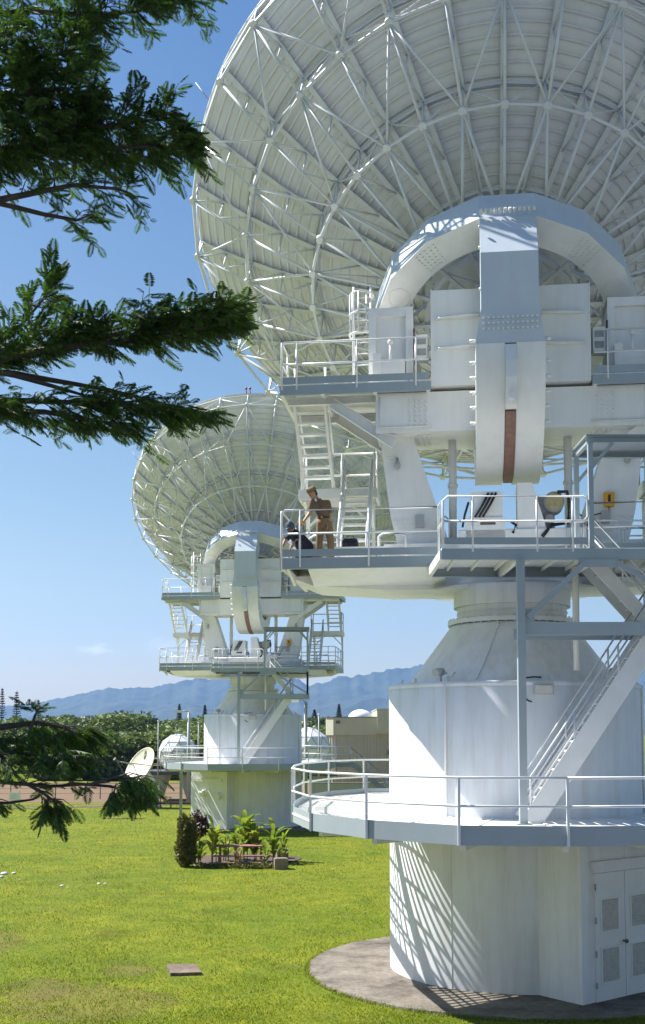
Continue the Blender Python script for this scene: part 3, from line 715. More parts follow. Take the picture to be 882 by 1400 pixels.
    am.add([(cx-.66, -2.58, 15.6), (cx+.66, -2.58, 15.6), (cx+.66, -1.72, 15.6), (cx-.66, -1.72, 15.6),
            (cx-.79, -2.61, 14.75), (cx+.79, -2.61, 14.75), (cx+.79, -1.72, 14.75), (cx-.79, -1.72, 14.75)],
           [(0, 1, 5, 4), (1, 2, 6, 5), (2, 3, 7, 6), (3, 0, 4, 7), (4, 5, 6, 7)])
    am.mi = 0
    def sector(u0, u1, r0, r1, t0, t1, nseg, mb=am, smooth=True):
        vs = []
        for k in range(nseg+1):
            t = R(t0+(t1-t0)*k/nseg); c_, s_ = math.cos(t), math.sin(t)
            vs += [(u0, r1*c_, CZ+r1*s_), (u1, r1*c_, CZ+r1*s_), (u1, r0*c_, CZ+r0*s_), (u0, r0*c_, CZ+r0*s_)]
        n_ = nseg
        mb.add([vs[4*k+j] for k in range(n_+1) for j in (0, 1)], [(2*k, 2*k+1, 2*k+3, 2*k+2) for k in range(n_)], smooth)
        mb.add([vs[4*k+j] for k in range(n_+1) for j in (2, 3)], [(2*k, 2*k+1, 2*k+3, 2*k+2) for k in range(n_)], smooth)
        mb.add([vs[4*k+j] for k in range(n_+1) for j in (1, 2)], [(2*k, 2*k+1, 2*k+3, 2*k+2) for k in range(n_)], False)
        mb.add([vs[4*k+j] for k in range(n_+1) for j in (3, 0)], [(2*k, 2*k+1, 2*k+3, 2*k+2) for k in range(n_)], False)
        mb.add(vs[:4]+vs[-4:], [(0, 1, 2, 3), (4, 5, 6, 7)])
    sector(cx-.79, cx-.13, 1.75, 2.62, 179, 352, 28); sector(cx+.13, cx+.79, 1.75, 2.62, 179, 352, 28); sector(cx-.13, cx+.13, 1.80, 2.52, 179, 352, 28)
    am.prism([(2.0, 13.6), (2.65, 14.2), (3.2, 15.4), (2.3, 15.8), (1.6, 14.6)], cx-.7, cx+.7, 'x')
    bl = am
    for i in range(12):
        for z in (15.35, 15.22, 15.09): bl.tube([(cx-.60+i*.11, -2.585-.03*(15.6-z), z), (cx-.60+i*.11, -2.64, z)], .03, 6)
    for i in range(12): bl.tube([(cx-.62+i*.113, -1.80, 18.20), (cx-.62+i*.113, -1.9, 18.28)], .04, 6)
    for z in (16.2, 17.2, 17.7): bl.tube([(cx-.66, -2.2, z), (cx-.7, -2.2, z)], .04, 6)
    for t in (176, 188, 196, 204, 212, 221):
        c_, s_ = math.cos(R(t)), math.sin(R(t))
        for sx in (-1, 1): bl.tube([(cx+sx*.79, 2.45*c_, CZ+2.45*s_), (cx+sx*.93, 2.45*c_, CZ+2.45*s_)], .045, 7)
    arm = am.build('counterweight_arm', [M['white'], M['shaded_white']], root)
    g = MB(XU); sector(cx-.115, cx+.115, 2.45, 2.66, 213, 268, 24, g)
    g.build('gear_strip', M['copper'], arm)
    g = MB(XU); g.prism([(-2.60, 14.72), (-2.74, 14.3), (-2.78, 13.9), (-2.64, 13.3), (-2.4, 13.25), (-2.45, 14.6)], cx-.125, cx+.125, 'x'); g.tube([(cx+.02, -2.62, 13.45), (cx+.02, -2.84, 13.45)], .08, 14)
    g.build('end_stop', M['white'], arm)
    # elevation drive under the arm
    dv = MB(XU)
    dv.box(-1.0, -.25, -1.45, -.6, 10.6, 11.55); dv.box(-1.12, -.2, -1.5, -.5, 10.42, 10.92)
    dv.prism([(.1, 11.75), (.45, 11.75), (.78, 10.62), (.1, 10.62)], -1.4, -.7); dv.box(-1.3, 1.7, -1.35, -.3, 10.4, 10.66)
    dvo = dv.build('drive_unit', M['white'], root)
    mo = MB(XU); mo.tube([(.98, -.65, 11.33), (.98, -1.15, 11.33)], .25, 20); mo.box(.55, 1.0, -1.0, -.6, 10.7, 11.5); mo.tube([(.86, -1.05, 10.92), (.86, -1.2, 10.92)], .1, 12)
    mo.build('motor', M['grey'], dvo)
    mo = MB(XU); mo.tube([(.98, -1.15, 11.33), (.98, -1.17, 11.33)], .21, 20); mo.build('motor_cap', plainyellow, dvo)
    for k in range(3): x = -.78+.09*k; mo = MB(XU); mo.tube([(x+.2, -1.5, 11.5), (x+.05, -1.56, 11.2), (x-.12, -1.55, 10.92)], .03, 6); mo.build('hose', M['cable'], dvo)
    mo = MB(XU); mo.tube([(1.05, -1.2, 11.55), (1.28, -1.22, 11.55), (1.32, -1.2, 11.3), (1.30, -1.2, 10.8), (.9, -1.4, 10.72), (.72, -1.55, 10.5), (.66, -1.55, 10.42)], .045, 7); mo.build('hose', M['cable'], dvo)
    mo = MB(XU); mo.tube([(-.05, -1.5, 10.8), (.05, -1.6, 10.7), (-.02, -1.55, 10.52)], .035, 6); mo.build('hose', M['cable'], dvo); mo = MB(XU); mo.tube([(-1.2, -1.45, 10.7), (-1.14, -1.5, 11.0), (-1.05, -1.45, 11.3)], .03, 6)
    mo.build('hose', M['cable'], dvo)
    mo = MB(XU); mo.box(1.3, 1.65, -1.2, -.5, 10.66, 10.8); mo.build('gearbox', M['midgrey'], dvo); mo = MB(XU); mo.box(-.78, -.42, -1.51, -1.5, 10.74, 10.84); mo.build('motor_slot', M['darkgrey'], dvo)
    # caged ladder on the dish structure
    cg = MB(XU)
    for z in (15.95, 16.5, 17.05):
        c0 = Vector((-3.72, -.1+(z-16)*.1, z)); pts = [c0+Vector((.30*math.cos(t), .34*math.sin(t), 0)) for t in [R(150+k*24) for k in range(11)]]
        cg.tube(pts+[c0+Vector((.30, .3, 0))], .028, 6)
    for t in (190, 225, 260, 300): c_, s_ = .30*math.cos(R(t)), .34*math.sin(R(t)); cg.tube([(-3.72+c_, -.1+s_, 15.95), (-3.72+c_, 0+s_, 17.05)], .02, 6)
    for x in (-3.95, -3.5): cg.tube([(x, .15, 14.43), (x, .28, 17.4)], .035, 6)
    for k in range(9): cg.tube([(-3.95, .16+.012*k, 14.7+.3*k), (-3.5, .16+.012*k, 14.7+.3*k)], .016, 6)
    cg.build('caged_ladder', M['rail'], root)
    build_dish(root)
    # entrance block at the foot
    C = Vector((.71, -3.97, 0)); u = Vector((.785, .62, 0)); nb = Vector((-.62, .785, 0))
    XE = XB @ Matrix(((u.x, nb.x, 0, C.x), (u.y, nb.y, 0, C.y), (0, 0, 1, 0), (0, 0, 0, 1)))
    en = MB(XE); en.box(0, 2.9, 0, 1.9, .1, 3.72)
    eno = en.build('entrance', M['base'], root)
    e2 = MB(XE); e2.box(.30, 2.55, -.10, 0, 2.92, 3.10); e2.box(.34, 2.51, -.06, 0, 2.86, 2.92); e2.build('lintel', M['base'], eno)
    for k in (0, 1):
        x0 = .42+k*1.02; dr = MB(XE); dr.box(x0, x0+1.0, -.03, .02, .14, 2.84); dro = dr.build('door', M['door'], eno)
        for z0_, z1_ in ((.55, 1.25), (1.62, 2.28)):
            lv = MB(XE)
            xa, xb = x0+.2, x0+.76
            for zz in range(16): z = z0_+.03+(z1_-z0_-.06)*zz/15; lv.beam((xa, -.036, z), (xb, -.036, z), .012, .035, Vector((0, -.5, 1)))
            lv.box(xa, xb, -.033, -.03, z0_, z1_); lv.build('louver', M['louver'], dro)
            fr = MB(XE)
            for bx_ in ((xa-.04, xa, z0_-.04, z1_+.04), (xb, xb+.04, z0_-.04, z1_+.04), (xa, xb, z0_-.04, z0_), (xa, xb, z1_, z1_+.04)): fr.box(bx_[0], bx_[1], -.05, -.03, bx_[2], bx_[3])
            fr.build('louver_frame', M['door'], dro)
        if k == 0:
            kb = MB(XE); kb.tube([(x0+.93, -.03, 1.35), (x0+.93, -.1, 1.35)], .02, 8); kb.ball((x0+.93, -.12, 1.35), .045); kb.build('handle', M['darkgrey'], dro)
        for z in (.45, 1.1, 1.8, 2.5): hg = MB(XE); hg.tube([(x0+(0 if k == 0 else 1.0), -.045, z), (x0+(0 if k == 0 else 1.0), -.045, z+.13)], .018, 6); hg.build('hinge', M['grey'], dro)
    return root

plainyellow = plain('faded_yellow', (0.42, 0.36, 0.18), 0.6, 0.2, 12)
near = build_antenna('satellite_antenna', 'huge nearest white dish antenna on a round white pedestal, two people on its platform', T1)
far = copy_tree(near); far.location = (T2[0], T2[1], 0)
far['label'] = 'smaller farther white dish antenna on a round pedestal standing behind the flower bed'
for c in children(far):
    if c.name.startswith('entrance'):
        c.rotation_euler = (0, 0, R(-75))
        for d in children(c):
            if d.name.startswith('door'):
                for q in children(d): bpy.data.objects.remove(q)
                bpy.data.objects.remove(d)
# what only the farther antenna has: hooded vents, a deck leg, a stair down on its right
for (x, y, z) in ((-2.75, -2.35, 2.25), (-1.75, -3.0, 2.15)):
    v = MB(XB)
    d = Vector((-.55, -.83, 0)).normalized(); p = Vector((x, y, z)); v.ball(p+d*.05, .36, 12, 8, (1, .8, .5)); v.tube([p+Vector((0, 0, -.02)), p+d*.3+Vector((0, 0, -.12))], .16, 10); v.build('vent_hood', M['white'], far)
v = MB(XB); v.beam((-4.15, -2.6, .1), (-4.15, -2.6, 3.75), .16, .16, Vector((0, 1, 0))); v.build('deck_leg', M['steel'], far)
v = MB(XB); vr = MB(XB)
v.box(4.3, 6.2, 3.0, 4.4, 3.86, 3.9); v.channel((4.3, 3.0, 3.75), (6.2, 3.0, 3.75), .08, .24, .015)
vr2 = MB(XB); railing(vr2, [(4.3, 3.0, 3.9), (6.2, 3.0, 3.9)], 1.05, .52, .9, .03); railing(vr2, [(4.3, 4.4, 3.9), (6.2, 4.4, 3.9)], 1.05, .52, .9, .03)
flight(v, vr2, (10.9, 3.0, .1), (6.2, 3.0, 3.9), (0, 1.3, 0), 20, .34, .06, True, .03, 1.0)
so = v.build('access_stair', M['midgrey'], far); vr2.build('handrail', M['rail'], so)
for px, z0_ in ((-2.0, 0),):
    pass
# ------------------------------------------------------------------ the ground
def sheet(name, pts, z, mat, **kw):
    mb = MB(); mb.add([(x, y, z) for x, y in pts], [tuple(range(len(pts)))]); return mb.build(name, mat, None, kind='structure', **kw)
sheet('ground', [(-9000, -300), (9000, -300), (9000, 9500), (-9000, 9500)], 0.0, M['grass'])
sheet('added_bounce_ground', [(-60, -60), (60, -60), (60, 60), (19.5, 60), (10.2, 29), (10.2, 26), (7.6, 20.2), (-60, 20.2)], 0.008, M['bounce_grey'])  # unseen grey ground, added to cut the green bounce from the lawn
sheet('dry_field', [(-140, 93.5), (-12, 93.5), (3, 98.5), (30, 100), (30, 131), (-140, 134)], 0.012, M['field'])
pth = [(-60, 78.5), (-24, 85.6), (-14, 89.3), (-9, 91.5), (-4.5, 92.4), (-4.5, 94.6), (-11, 94.6), (-15.5, 92.6), (-20, 88.6), (-26, 87.1), (-60, 80.5)]
sheet('dirt_path', pth, 0.020, M['dirt'])
# concrete apron round the near pedestal and a small one round the other
def apron(name, c, r, rag, label=None):
    mb = MB(); n = 180; top = []; low = []
    for i in range(n):
        t = 2*math.pi*i/n; rr = r+rag*(math.sin(5*t+1)+.7*math.sin(11*t)+.6*math.sin(23*t+2)+.5*math.sin(47*t))
        top.append((c[0]+rr*math.cos(t), c[1]+rr*math.sin(t), .05)); low.append((c[0]+(rr+.03)*math.cos(t), c[1]+(rr+.03)*math.sin(t), -.05))
    mb.add(top, [tuple(range(n))]); mb.add(top+low, [(i, n+i, n+(i+1) % n, (i+1) % n) for i in range(n)])
    return mb.build(name, M['concrete'], None, kind='structure')
apron('concrete_apron', (T1[0]-.05, T1[1]-.1), 4.98, .02)
apron('concrete_apron', (T2[0]+.6, T2[1]-.4), 4.4, .03)

# grass blades
def grass(n, x0, x1, y0, y1, hmin, hmax, w, avoid):
    u = RNG.random(n); y = y0+(y1-y0)*u**2.3
    xa, xb = -.36*y-2, np.minimum(.20*y+3, .30*y+1.2); x = xa+(xb-xa)*RNG.random(n); keep = np.ones(n, bool)
    for cx_, cy_, r in avoid: keep &= (x-cx_)**2+(y-cy_)**2 > r*r
    for cx_, cy_, rx, ry in PATCHES: keep &= ~((((x-cx_)/rx)**2+((y-cy_)/ry)**2 < .5+.6*np.sin(x*5+np.sin(y*3))*np.sin(y*4+x)) & (RNG.random(n) < .5))
    x, y = x[keep], y[keep]; n = len(x)
    pat = .75+.35*np.sin(x*1.7+np.sin(y*.9)*2)*np.sin(y*1.3+x*.4)
    h = (hmin+(hmax-hmin)*RNG.random(n))*np.clip(pat, .45, 1.2); a = RNG.random(n)*2*np.pi; lean = h*(.3+.7*RNG.random(n)); b = RNG.random(n)*2*np.pi
    ww = w*(.7+.6*RNG.random(n))*(.6+.4*y/y0)
    P = np.zeros((n, 3, 3)); P[:, 0] = np.stack([x-np.cos(a)*ww, y-np.sin(a)*ww, np.zeros(n)], 1); P[:, 1] = np.stack([x+np.cos(a)*ww, y+np.sin(a)*ww, np.zeros(n)], 1)
    P[:, 2] = np.stack([x+np.cos(b)*lean, y+np.sin(b)*lean, h], 1)
    return P
G = grass(270000, -17, 9, 20.5, 92, .03, .075, .009, [(T1[0], T1[1], 4.95), (T2[0], T2[1], 4.5), (-3.2, 27.2, .5)])
gp = G.reshape(-1, 3); npmesh('grass', gp, np.arange(len(gp)).reshape(-1, 3), M['blade'], kind='stuff', label='short lawn grass round the concrete apron')
# taller tufts along the edge of the apron
n = 2600; t = RNG.random(n)*2*np.pi; rr = 5.0+.10*RNG.random(n)
x = T1[0]-.05+rr*np.cos(t); y = T1[1]-.1+rr*np.sin(t); h = .05+.10*RNG.random(n)**2; a = RNG.random(n)*6.28
P = np.zeros((n, 3, 3)); P[:, 0] = np.stack([x-.012*np.cos(a), y-.012*np.sin(a), 0*x], 1); P[:, 1] = np.stack([x+.012*np.cos(a), y+.012*np.sin(a), 0*x], 1)
P[:, 2] = np.stack([x+(RNG.random(n)-.5)*.12-.05*np.cos(t), y+(RNG.random(n)-.5)*.12-.05*np.sin(t), h], 1)
npmesh('edge_grass', P.reshape(-1, 3), np.arange(n*3).reshape(-1, 3), M['blade'], kind='stuff', label='grass creeping over the rim of the concrete apron')

# ------------------------------------------------------------------ leaves in numbers
def leaf_cards(cent, size, asp=0.5, flat=0.0, droop=None):
    n = len(cent); d = RNG.normal(size=(n, 3)); d[:, 2] *= (1-flat)
    d /= np.linalg.norm(d, axis=1)[:, None]+1e-9
    e = RNG.normal(size=(n, 3)); e[:, 2] *= (1-flat); e -= (e*d).sum(1)[:, None]*d; e /= np.linalg.norm(e, axis=1)[:, None]+1e-9
    s = (size*(.6+.8*RNG.random(n)))[:, None]
    P = np.stack([cent-d*s, cent+e*s*asp, cent+d*s, cent-e*s*asp], 1)
    return P
def cards_mesh(name, P, mat, parent=None, **kw):
    v = P.reshape(-1, 3); return npmesh(name, v, np.arange(len(v)).reshape(-1, 4), mat, parent, **kw)
def ellipsoid_pts(n, c, r, shell=.55):
    d = RNG.normal(size=(n, 3)); d /= np.linalg.norm(d, axis=1)[:, None]
    k = (shell+(1-shell)*RNG.random(n)**.6)[:, None]
    return np.array(c)+d*k*np.array(r)
def trunk_mesh(p, h, r0, r1, limbs=(), mat=None, parent=None):
    mb = MB(); p = Vector(p); pts = [p+Vector((.06*h*math.sin(k*1.3)*.3, .05*h*math.cos(k)*.2, h*k/4)) for k in range(5)]
    mb.tube(pts, r0, 9, r1)
    for q in limbs:
        q = Vector(q); m = pts[3].lerp(q, .5)+Vector((0, 0, -.08*(q-pts[3]).length)); mb.tube([pts[3], m, q], r1*.8, 6, r1*.25)
    return mb.build('trunk', mat or M['bark'], parent)
def tree(name, label, base, h, rx, rz, n, size, mat, group=None, lumps=6, flat=.3, cat='tree', trunkh=.5):
    base = Vector(base); t = thing(name, label, cat, base, 0, group)
    cs = []; P = []
    for k in range(lumps):
        a = k*2.4+random.random(); q = random.random()**.5*.7
        c = (rx*q*math.cos(a), rx*q*math.sin(a), h-rz*(1.0+.9*random.random()*(.4+q)))
        cs.append(c); rr = rx*(.36+.25*random.random())
        P.append(ellipsoid_pts(n//lumps, c, (rr, rr, rz*(.55+.35*random.random())), .5))
    P = np.concatenate(P); cards_mesh('crown', leaf_cards(P, size, .6, flat), mat, t)
    trunk_mesh((0, 0, 0), h*trunkh, max(.12, h*.03), max(.07, h*.018), [(c[0]*.8, c[1]*.8, c[2]) for c in cs], None, t)
    return t

# the wood behind the field: one mass of spreading crowns
P = []; D = []
for i in range(190):
    y = 141+random.random()**1.3*330; xx = -.30*y+random.random()*.43*y
    h = 5.0+2.2*random.random()+(y-140)*.0075; rx = 5.5+3.5*random.random(); rz = 1.0+.5*random.random()
    for k in range(5):
        a = k*2.4+random.random()*2; q = random.random()**.5*.8
        c = (xx+rx*q*math.cos(a), y+rx*q*math.sin(a), h-rz-.8*random.random())
        P.append(leaf_cards(ellipsoid_pts(210, c, (rx*.5, rx*.5, rz), .5), .26+y*.0007, .6, .75))
    if y < 230:
        P.append(leaf_cards(ellipsoid_pts(120, (xx, y, h*.4), (rx*.8, rx*.6, h*.35), .4), .4, .6, .2))
for i in range(46):
    y = 150+random.random()*150; xx = -.28*y+random.random()*.40*y; h = 6.6+2.6*random.random()**1.4+(y-150)*.006; rx = 2.8+3.2*random.random(); rz = 1.5+1.0*random.random()
    for k in range(4): P.append(leaf_cards(ellipsoid_pts(230, (xx+rx*.5*math.cos(k*1.7), y+rx*.5*math.sin(k*1.7), h-rz*(1+.25*random.random())), (rx*.62, rx*.62, rz), .55), .24+y*.0007, .6, .5))
cards_mesh('forest', np.concatenate(P), M['forest'], kind='stuff', label='green wood of spreading trees behind the dry field')
P = []
for i in range(90):
    y = 390+random.random()*160; xx = -.30*y+random.random()*.43*y
    h = 9.6+2.0*random.random(); rx = 7+4*random.random()
    P.append(leaf_cards(ellipsoid_pts(360, (xx, y, h-3.0), (rx, rx, 3.0), .6), .6, .6, .2))
cards_mesh('far_forest', np.concatenate(P), M['dforest'], kind='stuff', label='dark far wood at the foot of the mountain')
# single trees and bushes that stand out of it
def base_at(px, y): p = at(px, 1003, y); return (p.x, y, 0)
def top_h(py, y): return at(441, py, y).z
for px, py, y, rx, lab in ((190, 975, 330, 12.5, 'tall dark round tree rising above the wood behind the white radome'), (95, 983, 340, 14, 'broad dark tree standing above the wood on the left'), (245, 985, 345, 9.5, 'lower dark round tree beside the tallest round tree of the wood')):
    h = top_h(py, y); tree('round_tree', lab, base_at(px, y), h, rx, 2.4, 2600, .75, M['dforest'], 'round trees above the wood', 8, .1)
for px, py, y, rx, lab in ((100, 1033, 138.5, 2.3, 'leftmost low bush along the far edge of the dry field'), (112+16, 1026, 138, 2.8, 'tall pale green bush at the far edge of the dry field'), (150, 1036, 138, 2.0, 'small dense bush beside the small cream dish, at the field edge'), (72, 1045, 137.5, 2.4, 'low bush half hidden by the hanging dark branch')):
    h = top_h(py, y); tree('bush', lab, base_at(px, y), h, rx, h*.42, 1500, .28, M['bushy'], 'bushes along the field edge', 7, .1, 'bush', .3)

def norfolk(label, px, py, y, w, sparse=1.0):
    h = top_h(py, y); t = thing('norfolk_pine', label, 'pine tree', base_at(px, y), 0, 'narrow pines above the wood')
    mb = MB(); mb.tube([(0, 0, 0), (0, 0, h)], .22, 7, .05); mb.build('trunk', M['bark'], t)
    P = []; k = h*.35; n = 0
    while k < h*.99:
        L = w*(1-(k-h*.35)/(h*.66))**.8+.12
        for j in range(6):
            a = j*math.pi/3+n*.5; m = int(26*sparse)+5
            s = RNG.random(m)
            c = np.stack([math.cos(a)*L*s, math.sin(a)*L*s, k+.25*L*s*s+.05*RNG.normal(size=m)], 1)
            P.append(c)
        k += .42*sparse**-.3; n += 1
    cards_mesh('crown', leaf_cards(np.concatenate(P), .15, .45, .2), M['pine'], t); return t
for px, py, y, w, sp, lab in ((2, 940, 250, 1.2, .5, 'thin see-through pine cut by the left edge of the view'), (22, 944, 250, 1.45, .5, 'tallest thin see-through pine left of the mountain slope'), (52, 957, 260, 1.3, .7, 'shorter thin pine, third from the left edge'),
        (245, 962, 300, 1.3, 1.3, 'dark narrow pine between the white radome and the far antenna'), (280, 963, 310, 1.3, 1.5, 'dark narrow pine just left of the far antenna pedestal'), (430, 970, 300, 1.9, 1.6, 'broader dark pine just right of the far antenna, behind the lamp post'),
        (463.5, 963, 330, 1.7, 1.6, 'slim dark pine above the roof of the beige building'), (449, 979, 340, 1.1, 1.4, 'smallest pine tip above the left end of the beige building roof')):
    norfolk(lab, px, py, y, w, sp)

# ------------------------------------------------------------------ mountains
def skyline(px):
    K = [(-900, 1000), (-400, 990), (-120, 982), (0, 966), (57, 960), (95, 952), (143, 941), (178, 941), (203, 940), (241, 933), (276, 925), (287, 929), (315, 925), (345, 927), (400, 925), (408, 928), (421, 939), (434, 933), (449, 932), (460, 925), (487, 924), (509, 920), (532, 915), (571, 910), (640, 896), (700, 892), (760, 905), (820, 925), (859, 919), (882, 913), (960, 905), (1100, 915), (1400, 940), (1900, 985)]
    for (a, b), (c, d) in zip(K[:-1], K[1:]):
        if a <= px <= c: return b+(d-b)*(px-a)/(c-a)
    return 1000
def fbm(x, y, o=6):
    s = np.zeros_like(x); a = 1.0; f = 1.0
    for k in range(o):
        s += a*np.abs(np.sin(x*f+1.7*np.sin(y*f*.7+k)+k*1.3)*np.cos(y*f*.9+1.3*np.sin(x*f*.8+k*2.1))); a *= .52; f *= 1.93
    return s
nx, ny = 700, 150; YR = 6200.
pxs = np.linspace(-850, 1850, nx); ridge = np.array([at(float(p), skyline(float(p)), YR).z for p in pxs]); xr = np.array([at(float(p), 1000, YR).x for p in pxs])
tv = np.linspace(0, 1.25, ny); Yg = 3300+(YR-3300)*tv
XX = np.outer(np.ones(ny), xr)*(.62+.38*np.minimum(1, tv))[:, None]**1.0; YY = np.outer(Yg, np.ones(nx))
ridge = ridge*(1+.012*np.sin(pxs*.21+2*np.sin(pxs*.05))+.010*np.sin(pxs*.57+1.5*np.sin(pxs*.11))+.006*np.sin(pxs*1.31))
ero = fbm(XX/330, YY/620, 7)/1.9
prof = np.where(tv < 1, tv**1.35, 1-(tv-1)*1.6)[:, None]
amp = np.clip(np.sin(np.pi*np.clip(tv, 0, 1)), 0, 1)[:, None]
ZZ = ridge[None, :]*prof*(1-.62*amp**.7*ero)+2*np.where(tv < .1, 0, 1)[:, None]
ZZ = np.minimum(ZZ, (YY/YR)*ridge[None, :]*.995+ (1-YY/YR)*EYE) if False else ZZ
v = np.stack([XX, YY, np.maximum(ZZ, -1)], 2).reshape(-1, 3)
ii = (np.arange(ny-1)[:, None]*nx+np.arange(nx-1)[None, :]).ravel()
npmesh('mountain', v, np.stack([ii, ii+1, ii+nx+1, ii+nx], 1), M['mountain'], smooth=True, kind='structure', label='long blue hazy mountain ridge')

# ------------------------------------------------------------------ things on the far lawn
# small cream dish on a post
b = onground(211, 1104); t = thing('small_dish', 'small cream dish with feed arm on a stubby post at the field edge', 'satellite dish', b)
mb = MB(); mb.tube([(0, 0, 0), (0, 0, 1.5)], .28, 14); mb.box(-.5, .5, -.5, .5, 0, .12); mb.build('post', M['grey'], t)
c = Vector((-1.15, -.1, 3.15)); ax = Vector((-.66, -.57, .49)).normalized(); side = ax.cross(Zup).normalized(); upv = side.cross(ax)
XD = Matrix(((side.x, upv.x, ax.x, c.x), (side.y, upv.y, ax.y, c.y), (side.z, upv.z, ax.z, c.z), (0, 0, 0, 1)))
mb = MB(XD); RD = 1.6; prof = [(RD*k/10, .22*(k/10)**2*RD-.35) for k in range(11)]
mb.lathe(prof+[(RD+.05, .06), (RD+.05, -.02)]+[(r, z-.05) for r, z in prof[::-1]], 48); rf = mb.build('reflector', M['cream'], t)
mb = MB(XD)
lk = [(-.24*1.0*math.cos(q)*.55+0, .34*math.sin(q)) for q in [2*math.pi*k/24 for k in range(24)]]
ex, ey = .30, 1.1
mb.add([(ex+x, ey+y, .22*((ex+x)**2+(ey+y)**2)/RD-.35+.03) for x, y in lk], [tuple(range(24))]); mb.build('emblem', M['darkgrey'], rf)
mb = MB(XD); mb.add([(ex+x*.55+.02, ey+y*.35, .22*((ex+x*.55)**2+(ey+y*.35)**2)/RD-.35+.04) for x, y in lk], [tuple(range(24))]); mb.build('emblem_mark', M['cream'], rf)
mb = MB(XD); F = Vector((0, -.6, 1.9))
for p in ((0, -1.7, -.05), (-1.3, .2, -.2), (1.3, .2, -.2)): mb.tube([p, F], .035, 6)
mb.tube([F-Vector((0, 0, .1)), F+Vector((0, .05, .35))], .13, 10); mb.build('feed_arm', M['darkgrey'], t)
mb = MB(); mb.tube([(0, 0, 1.4), (-.2, .05, 2.2), (-.75, .05, 2.9)], .16, 8); mb.box(-.35, .35, -.3, .3, 1.3, 1.75); mb.beam((.2, .2, 1.5), (-.5, .35, 2.6), .1, .1); mb.build('mount', M['white'], t)
mb = MB(); mb.tube([(.5, -.2, 0), (.5, -.2, .8), (1.3, -.2, .8), (1.3, -.2, 0)], .05, 6); mb.build('guard_rail', M['darkgrey'], t)

# faceted radomes on steel stands
def radome(label, px, py, y, r, stand=True, ground_py=1098):
    c = at(px, py, y); t = thing('radome', label, 'radome', (c.x, c.y, 0), 0, 'white faceted radomes')
    mb = MB(); n1 = 9; vs = []; fs = []
    rows = [(0.0, 1.0, 0)]
    lats = [70, 38, 8, -22, -52]
    vs.append((0, 0, r))
    for i, la in enumerate(lats):
        for k in range(n1):
            a = 2*math.pi*(k+.5*(i % 2))/n1+.35; vs.append((r*math.cos(R(la))*math.cos(a), r*math.cos(R(la))*math.sin(a), r*math.sin(R(la))))
    for k in range(n1): fs.append((0, 1+k, 1+(k+1) % n1))
    for i in range(len(lats)-1):
        o, o2 = 1+i*n1, 1+(i+1)*n1
        for k in range(n1):
            k1 = (k+1) % n1
            if i % 2 == 0: fs += [(o+k, o2+k, o+k1), (o+k1, o2+k, o2+k1)]
            else: fs += [(o+k, o2+k, o2+k1), (o+k, o2+k1, o+k1)]
    fs.append(tuple(1+(len(lats)-1)*n1+k for k in range(n1)))
    mb.add([(x, y_, z+c.z) for x, y_, z in vs], fs); dm = mb.build('shell', M['dome'], t)
    sm = MB(); done = set()
    for f_ in fs[:-1]:
        for i_ in range(3):
            e_ = tuple(sorted((f_[i_], f_[(i_+1) % 3])))
            if e_ in done: continue
            done.add(e_); p_, q_ = [Vector(vs[k_])+Vector((0, 0, c.z)) for k_ in e_]; sm.tube([p_, q_], .028, 4, cap=False)
    sm.build('seam', M['grey'], dm)
    if stand:
        zt = c.z-r*.78; s = MB(); s.box(-2.6, 2.6, -2.6, 2.6, zt-.35, zt-.05); s.build('stand_deck', M['darkgrey'], t)
        for x, y_ in ((-1.7, -2.0), (1.3, -2.0), (-1.7, 2.0), (1.3, 2.0)):
            l = MB(); l.prism([(x-.95, zt-.35), (x+.95, zt-.35), (x+.2, .1), (x-.2, .1)], y_-.14, y_+.14); l.box(x-.3, x+.3, y_-.3, y_+.3, 0, .14); l.build('leg', M['midgrey'], t)
        s = MB(); railing(s, [(-2.55, -2.55, zt-.05), (2.55, -2.55, zt-.05), (2.55, 2.55, zt-.05), (-2.55, 2.55, zt-.05)], 1.05, .5, .75, .03, closed=True); s.build('railing', M['tan'], t)
    return t
M['tan'] = plain('tan_paint', (0.40, 0.34, 0.20), .6, .1)
radome('white faceted radome on a steel stand with flared legs, left of the far antenna', 243, 1031, 97, 1.72)
radome('white faceted radome mostly hidden behind the right side of the far pedestal', 421, 1028, 101, 2.2)
b = onground(230, 1100); s = MB(); s.box(-1.6, 3.0, -.15, .15, .0, .2); s.xf = None
s.build('kerb', M['dirt'], None, 'low brown kerb under the radome stand', cat='kerb', loc=(b.x, b.y, 0))

# lamp posts and thin masts
def lamp(label, px, py, y, arm):
    h = top_h(py, y); t = thing('lamp_post', label, 'lamp post', base_at(px, y), 0, 'tall lamp posts')
    mb = MB(); mb.tube([(0, 0, 0), (0, 0, h)], .15, 10, .12); mb.tube([(0, 0, h), (arm*.5, 0, h+.12), (arm, 0, h+.08)], .05, 6); mb.build('post', M['midgrey'], t)
    mb = MB(); mb.box(*sorted((arm*.9, arm*1.9)), -.2, .2, h-.02, h+.18); mb.build('lamp_head', M['signw'], t)
lamp('grey lamp post in front of the white radome', 258, 974, 93, -.6)
lamp('grey lamp post at the right side of the far antenna', 418, 960, 80, -.55)
for px, py, y, lab in ((216.5, 987, 94, 'thin grey mast left of the white radome'), (271.5, 989, 96, 'thin grey mast between radome and far pedestal'), (436, 978, 90, 'thin white mast beside the beige building')):
    t = thing('mast', lab, 'mast', base_at(px, y), 0, 'thin masts'); h = top_h(py, y)
    mb = MB(); mb.tube([(0, 0, 0), (0, 0, h)], .075, 8, .05); mb.build('pole', M['grey'], t); mb = MB(); mb.tube([(0, 0, h), (0, 0, h+.12)], .08, 8); mb.build('cap', M['signw'], t)
